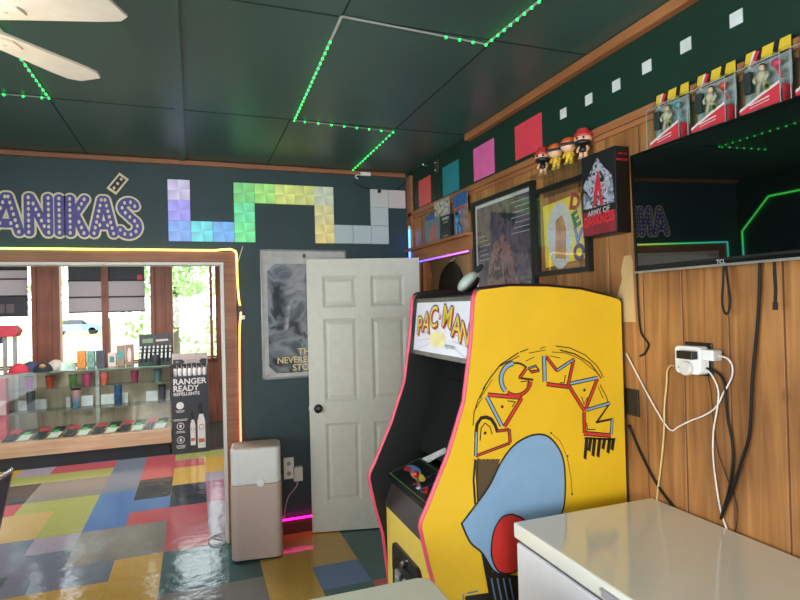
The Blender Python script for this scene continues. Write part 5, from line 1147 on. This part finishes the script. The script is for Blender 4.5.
# ------------------------------------------------------------------ shop room: display case and its goods
def X7(px, py=370, y=7.2): return U(px, py, 1, y).x
CF, CBK = 7.15, 7.60
cx0, cx1 = -2.55, -0.275
dc = thing('display_case', 'glass display case on a pale wooden base in the shop room', 'display case', ((cx0 + cx1) / 2, 7.4, 0))
CWD = wood_mat('case_wood', (176, 140, 108), (204, 168, 136), 'x', None, 0.5, knots=False); CBP = wood_mat('case_back_wood', (150, 130, 110), (178, 158, 136), 'z', None, 0.6, knots=False)
ZB, ZS2, ZS1, ZT = 0.30, 0.590, 0.832, 1.045
obj('kick_base', MB().box(cx0 + 0.02, cx1 - 0.02, CF + 0.02, CBK - 0.02, 0, 0.14), mat('kick_dark', (26, 32, 36), 0.6), dc)
obj('wooden_base', MB().box(cx0, cx1, CF, CBK, 0.14, ZB), CWD, dc, bevel=0.004)
obj('back_panel', MB().box(cx0, cx1, CBK - 0.015, CBK, ZB, ZT - 0.02), CBP, dc)
for z, nm, dpt in ((ZS2, 'glass_shelf', 0.30), (ZS1, 'glass_shelf', 0.24)): obj(nm, MB().box(cx0 + 0.02, cx1 - 0.01, CBK - 0.015 - dpt, CBK - 0.015, z - 0.006, z), CASEGLASS, dc)
obj('glass_top', MB().box(cx0, cx1, CF, CBK, ZT - 0.012, ZT), CASEGLASS, dc)
obj('glass_edge', MB().box(cx0, cx1, CF - 0.003, CF + 0.003, ZT - 0.012, ZT), mat('glass_edge_green', (96, 140, 122), 0.2), dc)
for z in (ZS2, ZS1): obj('glass_edge', MB().box(cx0 + 0.02, cx1 - 0.01, CBK - 0.018 - (0.30 if z == ZS2 else 0.24), CBK - 0.015 - (0.30 if z == ZS2 else 0.24), z - 0.006, z), mat('shelf_edge', (108, 128, 124), 0.3), dc)
obj('front_glass', MB().box(cx0, cx1, CF + 0.004, CF + 0.008, ZB, ZT - 0.013), CASEGLASS, dc)
for px in (17, 98): x = X7(px, 400, CBK - 0.03); obj('upright', MB().box(x - 0.02, x + 0.02, CBK - 0.045, CBK - 0.016, ZB, ZT - 0.014), mat('upright_alu', (176, 172, 168), 0.4, 0.6), dc)
for x in (cx0 + 0.008, cx1 - 0.008): obj('end_glass', MB().box(x - 0.004, x + 0.004, CF + 0.009, CBK - 0.016, ZB, ZT - 0.013), CASEGLASS, dc)

# tumblers on the upper shelf
def tumbler(px, z, h, r0, r1, c, lid, label, group, y=CBK - 0.14):
    x = X7(px, 385, y); t = thing('tumbler', label, 'tumbler', (x, y, z), 0, group)
    obj('cup', MB().lathe([(r0 * 0.9, 0), (r0, 0.006), (r1, h - 0.02), (r1 * 0.96, h - 0.018)], (x, y, z), 16), c, t, smooth=True)
    obj('lid', MB().lathe([(r1 * 1.05, h - 0.02), (r1 * 1.05, h - 0.004), (r1 * 0.8, h)], (x, y, z), 16), lid, t, smooth=True)
G1 = 'small tumblers on the upper glass shelf'
for px, c, nm in ((29, (150, 70, 160), 'purple'), (50, (206, 74, 52), 'red orange'), (73, (96, 132, 70), 'green'), (87, (186, 64, 104), 'crimson'), (104, (222, 104, 92), 'coral'), (135, (150, 52, 84), 'maroon'), (158, (96, 138, 142), 'greyish teal')):
    tumbler(px, ZS1, 0.148, 0.032, 0.046, mat('tumbler_' + nm.replace(' ', '_'), c, 0.35), mat('lid_' + nm.replace(' ', '_'), tuple(x * 0.7 for x in c), 0.4), nm + ' small tumbler on the upper glass shelf of the case', G1)
G2 = 'tall bottles on the lower glass shelf'
tumbler(30.5, ZS2, 0.225, 0.036, 0.044, mat('bottle_charcoal', (44, 52, 56), 0.4), BLACK, 'charcoal tall bottle on the lower glass shelf', G2, CBK - 0.16)
m_pb = mat('bottle_pink_blue', (206, 150, 170), 0.35)
nt = m_pb.node_tree; N = nt.nodes; g = N.new('ShaderNodeSeparateXYZ'); tcn = [n for n in N if n.type == 'TEX_COORD'][0]; nt.links.new(tcn.outputs['Generated'], g.inputs[0])
rr = N.new('ShaderNodeValToRGB'); rr.color_ramp.elements[0].color = rgb((90, 150, 190)); rr.color_ramp.elements[1].color = rgb((216, 150, 160)); rr.color_ramp.elements[0].position = 0.2; rr.color_ramp.elements[1].position = 0.75
nt.links.new(g.outputs['Z'], rr.inputs[0]); nt.links.new(rr.outputs[0], N['Principled BSDF'].inputs['Base Color'])
tumbler(76, ZS2, 0.225, 0.036, 0.046, m_pb, BLACK, 'pink and blue tall bottle on the lower glass shelf', G2, CBK - 0.16)
tumbler(118, ZS2, 0.235, 0.036, 0.044, mat('bottle_blue_pattern', (48, 84, 128), 0.35, var=0.6, scale=26), mat('lid_navy', (38, 62, 96), 0.4), 'blue patterned tall bottle on the lower glass shelf', G2, CBK - 0.16)
tumbler(162, ZS2, 0.20, 0.036, 0.042, mat('bottle_plum', (70, 58, 84), 0.35), BLACK, 'plum coloured bottle at the right end of the lower glass shelf', G2, CBK - 0.16)
CARD = mat('white_box_card', (210, 208, 212), 0.5)
for a, b, lb in ((18, 28, 'white box left of the charcoal bottle'), (35, 46, 'white box right of the charcoal bottle'), (66, 70.5, 'white box left of the pink and blue bottle'), (81, 93, 'white box right of the pink and blue bottle'), (101, 114, 'white box left of the blue patterned bottle'), (122, 128, 'white box right of the blue patterned bottle'), (146, 158, 'white box left of the plum coloured bottle'), (166, 170, 'white box right of the plum coloured bottle')):
    y = CBK - 0.10; single('white_box', MB().box(X7(a, 400, y), X7(b, 400, y), y, y + 0.07, ZS2 + 0.0005, ZS2 + 0.115), CARD, lb + ' on the lower glass shelf', 'box', 'white boxes on the lower glass shelf', bevel=0.002)
# packaged pocket tools, slanted on the case floor
GT = mat('tool_grey', (92, 92, 98), 0.5); RT = mat('tool_red', (190, 66, 76), 0.5); KT = mat('tool_black', (36, 42, 44), 0.5); GN = mat('tool_green', (80, 176, 84), 0.5); WP = mat('paper_white', (196, 194, 184), 0.6)
def slant(x, w, kind, label, group, yy=7.20, dx=0.0):
    r = thing('packaged_tool', label, 'packaged tool', (x, yy, ZB), 0, group)
    L0, L1 = (yy, ZB + 0.006), (yy + 0.20, ZB + 0.085); pl = Plane((x, L0[0], L0[1]), (1, 0, 0), (0, L1[0] - L0[0], L1[1] - L0[1])); ln = math.hypot(L1[0] - L0[0], L1[1] - L0[1])
    def slab_(a0, a1, b0, b1, d0, d1, m_, nm, sk=0.0):
        m = MB(); v = [pl(a + sk * b, b, d) for d in (d0, d1) for a, b in ((a0, b0), (a1, b0), (a1, b1), (a0, b1))]
        m.add(v, [(3, 2, 1, 0), (4, 5, 6, 7), (0, 1, 5, 4), (1, 2, 6, 5), (2, 3, 7, 6), (3, 0, 4, 7)]); obj(nm, m, m_, r)
    if kind == 'g':
        slab_(-w / 2, w / 2, 0, ln, 0.0, 0.006, GT, 'card', 0.25)
        for k in range(3): slab_(-w / 2 + w * (0.06 + 0.32 * k), -w / 2 + w * (0.28 + 0.32 * k), 0.01, ln * 0.62, 0.006, 0.016, mat('tool_dark_grey', (62, 62, 68), 0.4), 'handle', 0.25)
        slab_(-w / 2, w / 2, ln * 0.68, ln, 0.006, 0.010, RT, 'red_tab', 0.25)
    else:
        slab_(-w / 2, w / 2, 0, ln * 0.55, 0.0, 0.005, WP, 'card', 0.25)
        slab_(-w / 2, w / 2, ln * 0.55, ln, 0.0, 0.012, KT, 'handle', 0.25)
        slab_(-w / 3, w / 5, ln * 0.48, ln * 0.66, 0.012, 0.016, GN, 'green_tab', 0.25)
Gt = 'slanted packs on the floor of the display case'
oc = ['first', 'second', 'third', 'fourth', 'fifth', 'sixth']
for k, (a, b) in enumerate(((8, 23), (38, 53), (68, 82), (96, 110), (123, 136), (148, 159))):
    xa = X7(a, 430, 7.25); xb = X7(b, 430, 7.25)
    slant(xa, 0.10, 'g', '%s grey and red slanted pack from the left in the display case' % oc[k], Gt); slant(xb, 0.11, 'k', '%s black and green slanted pack from the left in the display case' % oc[k], Gt)
# red box at the left end of the case
xr = X7(9, 400, 7.42)
rb_ = thing('red_box', 'red box with a pale band at the left end of the display case', 'box', (xr - 0.2, 7.42, ZB))
obj('body', MB().box(xr - 0.38, xr, 7.32, 7.42, ZB + 0.0005, 0.98), mat('box_red', (196, 66, 84), 0.5), rb_, bevel=0.004)
obj('band', MB().box(xr - 0.38, xr, 7.317, 7.3195, 0.58, 0.74), mat('band_pink', (220, 170, 178), 0.5), rb_)

# caps on the glass top
def cap(px, y, c, label, s=1.0, badge=None, rot=0.0, c2=None):
    x = X7(px, 370, y); r = thing('cap', label, 'cap', (x, y, ZT), 0, 'caps on the display case'); mc = mat('cap_' + label.split(' cap')[0].replace(' ', '_').replace('-', '_'), c, 0.85, c2=c2, scale=12)
    M_ = Matrix.Translation((x, y, ZT)) @ Matrix.Rotation(rot, 4, 'Z') @ Matrix.Scale(s, 4)
    obj('crown', MB().ball((0, 0, 0.0), 0.095, 0.10, 0.098, n=20, m=8, z0=0.0).xf(M_), mc, r, smooth=True)
    obj('brim', MB().prism([(-0.075, -0.055)] + [(0.085 * math.cos(R(t)), -0.09 + 0.085 * math.sin(R(t))) for t in range(200, 341, 20)] + [(0.075, -0.055)], 2, 0.0, 0.008).xf(M_), mc, r)
    obj('button', MB().ball((0, 0, 0.099), 0.009, 0.009, 0.006, n=8, m=5).xf(M_), mc, r)
    if badge: obj('badge', MB().ball((0, -0.085, 0.06), 0.032, 0.012, 0.026, n=14, m=8).xf(M_), mat('cap_badge_' + str(badge[0]), badge, 0.6), r, smooth='all')
cap(19, 7.27, (176, 46, 64), 'red cap at the left end of the display case top', 1.0, None, R(-20))
cap(30.5, 7.49, (52, 62, 98), 'navy cap behind the red cap on the display case', 1.0)
cap(43, 7.27, (24, 30, 34), 'black cap with a tan badge on the display case', 1.0, (150, 112, 70), R(10))
cap(56, 7.50, (176, 166, 156), 'pale tan cap behind the black cap on the display case', 1.05)
cap(67, 7.27, (196, 198, 190), 'white and green cap right of the black cap', 1.0, None, R(20), (120, 160, 140))
# cartons on the glass top
def carton(a, b, top, c, label, win=None, y=7.38):
    x0, x1 = X7(a, 365, y), X7(b, 365, y); z1 = U((a + b) / 2, top, 1, y).z
    r = thing('carton', label, 'carton', ((x0 + x1) / 2, y, ZT), 0, 'upright cartons on the display case')
    obj('body', MB().box(x0, x1, y, y + 0.08, ZT + 0.0005, z1), mat('carton_' + str(len(MATS)), c, 0.6), r, bevel=0.002)
    xc, zc = (x0 + x1) / 2, (ZT + z1) / 2; h = z1 - ZT
    if win:
        m = MB(); pl = Plane((xc, y, zc), (1, 0, 0), (0, 0, 1)); kind, wc_ = win
        if kind == 'o': stroke(m, pl, ngon(0, 0, 0.022, 0.045, 20), 0.006, 0, 0.001, True)
        else: poly(m, pl, ngon(0, 0, 0.022, h * 0.34, 20) if kind == 'e' else [(-0.025, -h * 0.2), (0.025, -h * 0.2), (0.025, h * 0.25), (-0.025, h * 0.25)], 0, 0.001)
        obj('window_print', m, mat('carton_print_' + str(len(MATS)), wc_, 0.5), r)
carton(77, 85.5, 351, (206, 134, 62), 'orange carton, leftmost of the cartons on the display case', ('o', (150, 92, 40)))
carton(87, 94.5, 351, (112, 150, 140), 'sea green carton beside the orange carton', ('o', (60, 84, 84)))
carton(96, 104.5, 350.5, (66, 72, 82), 'dark grey carton between sea green and pink cartons', ('o', (30, 34, 40)))
carton(108, 116, 353, (196, 178, 172), 'short pinkish carton with a teal print', ('r', (66, 128, 124)))
carton(117, 124.5, 345.5, (140, 116, 98), 'tall brown carton with a teal print', ('r', (72, 140, 140)))
carton(125.5, 133.5, 344.5, (136, 110, 96), 'tall brown carton with a pale oval print', ('e', (212, 186, 178)))
# oil bottle rack
yx = 7.36; x0, x1 = X7(138, 350, yx), X7(172, 350, yx); zt = U(155, 334.5, 1, yx).z; zb_ = U(155, 346, 1, yx).z
rk = thing('bottle_rack', 'dark counter rack of small white capped bottles on the display case', 'bottle rack', ((x0 + x1) / 2, yx, ZT))
obj('stepped_base', MB().prism([(yx - 0.03, ZT + 0.001), (yx + 0.16, ZT + 0.001), (yx + 0.16, ZT + 0.14), (yx + 0.10, ZT + 0.14), (yx + 0.10, ZT + 0.10), (yx + 0.05, ZT + 0.10), (yx + 0.05, ZT + 0.06), (yx, ZT + 0.06), (yx, ZT + 0.03), (yx - 0.03, ZT + 0.03)], 0, x0, x1), mat('rack_dark', (44, 58, 56), 0.5), rk)
obj('header_board', MB().box(x0, x1, yx + 0.16, yx + 0.166, ZT + 0.001, zt), mat('header_dark', (60, 64, 62), 0.5, var=0.3, scale=40), rk)
m = MB(); pl = Plane(((x0 + x1) / 2, yx + 0.16, 0), (1, 0, 0), (0, 0, 1)); poly(m, pl, [(-0.15, zb_ + 0.03), (-0.03, zb_ + 0.035), (-0.03, zb_ + 0.085), (-0.15, zb_ + 0.08)], 0, 0.001); poly(m, pl, [(0.0, zb_ + 0.045), (0.14, zb_ + 0.05), (0.14, zb_ + 0.075), (0.0, zb_ + 0.07)], 1, 0.001)
obj('header_print', m, [mat('print_sage', (120, 140, 116), 0.5), mat('print_pale_pink', (196, 170, 176), 0.5)], rk)
WC = mat('bottle_cap_white', (216, 214, 212), 0.4); DKB = mat('bottle_dark', (40, 52, 50), 0.3)
nb = 8; bob = None; bcap = None
rown = ['front', 'second', 'third', 'back']
for k in range(4):
    yb_ = yx + (-0.016, 0.024, 0.074, 0.128)[k]; zz = ZT + (0.0305, 0.0605, 0.1005, 0.1405)[k]
    for i in range(nb):
        xx = x0 + (x1 - x0) * (i + 0.5) / nb
        lab = '%s white capped bottle from the left in the %s row of the counter rack' % (('first', 'second', 'third', 'fourth', 'fifth', 'sixth', 'seventh', 'eighth')[i], rown[k])
        t = thing('oil_bottle', lab, 'bottle', (xx, yb_, zz), 0, 'white capped bottles in the %s row of the rack' % rown[k])
        if bob is None:
            o1 = obj('bottle', MB().lathe([(0.015, 0), (0.016, 0.004), (0.016, 0.038), (0.008, 0.045)], (0, 0, 0), 10), DKB, t, world=False); o2 = obj('cap', MB().lathe([(0.0115, 0.045), (0.0115, 0.072), (0.009, 0.074)], (0, 0, 0), 10), WC, t, world=False); bob, bcap = o1.data, o2.data
        else:
            for nm, me in (('bottle', bob), ('cap', bcap)):
                o = bpy.data.objects.new(nm, me); COL.objects.link(o); o.parent = t
xk = X7(156, 365, 7.28)
single('dark_pot', MB().lathe([(0.036, 0), (0.04, 0.01), (0.04, 0.11), (0.03, 0.12)], (xk, 7.26, ZT + 0.0005), 16), mat('pot_dark', (52, 56, 64), 0.4), 'dark lidded pot in front of the bottle rack', 'pot', smooth=True)

# repellent floor display
rx0, rx1, ryf = -0.262, 0.142, 7.12
rd = thing('floor_display', 'black cardboard floor display lettered RANGER READY beside the display case', 'floor display', ((rx0 + rx1) / 2, ryf, 0))
DKC = mat('display_black_card', (50, 54, 60), 0.55, var=0.05)
obj('box', MB().box(rx0, rx1, ryf, ryf + 0.34, 0.0, 0.90), DKC, rd)
obj('tray', MB().box(rx0, rx1, ryf + 0.14, ryf + 0.34, 0.90, 0.905).box(rx0, rx0 + 0.006, ryf + 0.02, ryf + 0.34, 0.90, 1.02).box(rx1 - 0.006, rx1, ryf + 0.02, ryf + 0.34, 0.90, 1.02), DKC, rd)
obj('header', MB().box(rx0, rx1, ryf + 0.20, ryf + 0.206, 0.905, 1.16), mat('header_pinkish', (176, 160, 158), 0.55, var=0.1, scale=20), rd)
pl = Plane(((rx0 + rx1) / 2, ryf, 0), (1, 0, 0), (0, 0, 1)); ph = Plane(((rx0 + rx1) / 2, ryf + 0.20, 0), (1, 0, 0), (0, 0, 1))
PW = mat('print_white', (214, 208, 208), 0.5)
m = MB(); put_text(m, pl, 'RANGER', 0.0, 0.845, 0.1, 0, 0.001, 0.02, fit=0.365); put_text(m, pl, 'READY', -0.043, 0.765, 0.1, 0, 0.001, 0.02, fit=0.28, sy=1.05); put_text(m, pl, 'REPELLENTS', -0.04, 0.700, 0.05, 0, 0.001, 0.02, fit=0.285)
obj('lettering', m, PW, rd)
m = MB()
for z in (0.565, 0.325, 0.165): poly(m, pl, ngon(-0.115, z, 0.042, n=24), 0, 0.001); 
for z in (0.325, 0.165): poly(m, pl, ngon(-0.115, z, 0.034, n=24), 1, 0.0014); poly(m, pl, ngon(-0.115, z, 0.014, 0.020, n=12), 0, 0.0018)
for z, w in ((0.505, 0.10), (0.49, 0.08), (0.405, 0.16), (0.39, 0.14), (0.265, 0.09), (0.25, 0.10), (0.10, 0.10), (0.085, 0.10), (0.07, 0.08)): stroke(m, pl, [(-0.115 - w / 2, z), (-0.115 + w / 2, z)], 0.006, 0, 0.001, rnd=False)
# printed spray bottles
for x, z0, w, h in ((0.02, 0.09, 0.055, 0.30), (0.115, 0.05, 0.085, 0.40)):
    poly(m, pl, [(x - w / 2, z0), (x + w / 2, z0), (x + w / 2, z0 + h * 0.8), (x + w * 0.25, z0 + h), (x - w * 0.25, z0 + h), (x - w / 2, z0 + h * 0.8)], 0, 0.0012)
    poly(m, pl, ngon(x, z0 + h * 0.62, w * 0.36, n=18), 1, 0.0016); poly(m, pl, ngon(x, z0 + h * 0.62, w * 0.30, n=18), 0, 0.0018)
    poly(m, pl, [(x - w * 0.4, z0 + h * 0.16), (x + w * 0.4, z0 + h * 0.16), (x + w * 0.4, z0 + h * 0.28), (x - w * 0.4, z0 + h * 0.28)], 2, 0.0016)
    poly(m, pl, [(x - w * 0.28, z0 + h), (x + w * 0.30, z0 + h), (x + w * 0.2, z0 + h * 1.16), (x + w * 0.1, z0 + h * 1.35), (x - w * 0.35, z0 + h * 1.30), (x - w * 0.40, z0 + h * 1.16), (x - w * 0.1, z0 + h * 1.12)], 3, 0.0012)
obj('front_print', m, [PW, DKC, mat('print_orange_red', (178, 96, 86), 0.5), mat('print_soft_black', (24, 26, 30), 0.5)], rd)
m = MB(); poly(m, ph, [(-0.19, 1.03), (-0.09, 1.03), (-0.055, 1.06), (-0.09, 1.09), (-0.19, 1.09)], 0, 0.001); poly(m, ph, [(0.19, 1.03), (0.13, 1.03), (0.105, 1.06), (0.13, 1.09), (0.19, 1.09)], 0, 0.001)
for z in (1.045, 1.075): stroke(m, ph, [(-0.03, z), (0.08, z)], 0.006, 1, 0.001, rnd=False)
stroke(m, ph, [(-0.12, 1.06), (-0.16, 1.06)], 0.02, 1, 0.0014, rnd=False)
obj('header_print', m, [DKC, mat('print_grey_pink', (130, 116, 116), 0.5)], rd)
mw = mk_ = None
for i in range(7):
    xx = rx0 + 0.035 + (rx1 - rx0 - 0.07) * i / 6; y = ryf + 0.10
    t = thing('spray_bottle', '%s white spray bottle from the left in the black floor display' % ('first', 'second', 'third', 'fourth', 'fifth', 'sixth', 'seventh')[i], 'spray bottle', (xx, y, 0.9005), 0, 'spray bottles in the floor display')
    if mw is None:
        o1 = obj('bottle', MB().lathe([(0.022, 0), (0.024, 0.006), (0.024, 0.075), (0.012, 0.092)], (0, 0, 0), 12), PW, t, world=False, smooth=True)
        o2 = obj('trigger', MB().lathe([(0.012, 0.09), (0.013, 0.115), (0.008, 0.125)], (0, 0, 0), 10).box(-0.035, 0.014, -0.010, 0.010, 0.115, 0.145).box(-0.034, -0.024, -0.006, 0.006, 0.085, 0.12), BLACK, t, world=False); mw, mk_ = o1.data, o2.data
    else:
        for nm, me in (('bottle', mw), ('trigger', mk_)):
            o = bpy.data.objects.new(nm, me); COL.objects.link(o); o.parent = t

# red topped stand behind the case
yy = 8.1; p1 = U(18, 331, 1, yy); zt0, zt1 = U(8, 337, 1, yy).z, U(8, 325.5, 1, yy).z
rs = thing('red_stand', 'red topped metal stand behind the left end of the display case', 'stand', (p1.x - 0.25, yy + 0.1, 0))
obj('sign', MB().prism([(p1.x - 0.5, zt0), (p1.x - 0.03, zt0), (p1.x, (zt0 + zt1) / 2), (p1.x - 0.05, zt1), (p1.x - 0.5, zt1)], 1, yy, yy + 0.22), mat('sign_red', (214, 58, 78), 0.45), rs, bevel=0.004)
for px in (5, 15):
    x = U(px, 350, 1, yy + 0.1).x; obj('post', MB().box(x - 0.018, x + 0.018, yy + 0.08, yy + 0.12, 0, zt0), mat('post_grey', (150, 146, 146), 0.4, 0.4), rs)
obj('dispenser', MB().box(p1.x - 0.34, p1.x - 0.20, yy + 0.02, yy + 0.18, 1.33, 1.46), mat('dispenser_dark', (70, 66, 68), 0.5), rs, bevel=0.004)
obj('base', MB().box(p1.x - 0.5, p1.x - 0.02, yy, yy + 0.22, 0, 0.03), mat('post_grey', (150, 146, 146), 0.4), rs)

# window blinds
BG = mat('blind_dark', (78, 80, 86), 0.8); BP = mat('blind_cloth', (172, 158, 164), 0.85, var=0.05, scale=80, emit=(172, 158, 164), es=0.0); BLN = mat('blind_seam', (56, 50, 54), 0.8)
def blind(x0, x1, bands, label):
    r = thing('window_blind', label, 'window blind', ((x0 + x1) / 2, FARY - 0.09, bands[-1][1]))
    for zt_, zb2, m_ in bands:
        if m_ is BP: obj('fabric_panel', MB().add([(x0, FARY - 0.09, zb2), (x1, FARY - 0.09, zb2), (x1, FARY - 0.09, zt_), (x0, FARY - 0.09, zt_)], [(0, 1, 2, 3)]), m_, r)
        else: obj('dark_panel', MB().box(x0 + 0.002, x1 - 0.002, FARY - 0.093, FARY - 0.084, zb2, zt_), m_, r)
    zt_, zb2 = bands[0][0], bands[-1][1]
    for zt2, zb3, m2 in bands: obj('cross_bar', MB().box(x0, x1, FARY - 0.099, FARY - 0.080, zb3 - 0.009, zb3 + 0.009), BLN, r)
    return r
nt = BP.node_tree; N = nt.nodes; tr = N.new('ShaderNodeBsdfTranslucent'); tr.inputs[0].default_value = rgb((128, 116, 124)); mx_ = N.new('ShaderNodeMixShader'); mx_.inputs[0].default_value = 0.5
nt.links.new(N['Principled BSDF'].outputs[0], mx_.inputs[1]); nt.links.new(tr.outputs[0], mx_.inputs[2]); nt.links.new(mx_.outputs[0], N['Material Output'].inputs['Surface'])
zf = lambda py: U(100, py, 1, FARY - 0.09).z
b1 = U(68.3, 300, 1, FARY - 0.09).x; b2 = U(145, 300, 1, FARY - 0.09).x
r = blind(b1, b2, [(2.46, zf(280.5), BG), (zf(280.5), zf(297), BP), (zf(297.5), zf(312), BP)], 'grey banded blind hanging in the middle shop window')
r['label'] = 'grey banded blind with a red sticker in the middle shop window'
a, b = U(137.5, 293, 1, FARY - 0.1).x, U(142.5, 293, 1, FARY - 0.1).x
obj('sticker', MB().box(a, b, FARY - 0.101, FARY - 0.0935, zf(280), zf(275)), mat('sticker_red', (220, 48, 66), 0.5), r)
b2 = U(28, 300, 1, FARY - 0.09).x
zf = lambda py: U(15, py, 1, FARY - 0.09).z
r = blind(b2 - 0.75, b2, [(2.46, zf(269.5), BG), (zf(269.5), zf(279), BP), (zf(279.5), zf(296), BP), (zf(296.5), zf(316), BG)], 'grey blind with a dark lower band at the left edge of the view')
for pxa, pxb in ((-3, 4.5), (6, 14)):
    a, b = U(pxa, 308, 1, FARY - 0.1).x, U(pxb, 308, 1, FARY - 0.1).x; obj('pale_square', MB().box(a, b, FARY - 0.097, FARY - 0.0935, zf(313), zf(304)), BP, r)
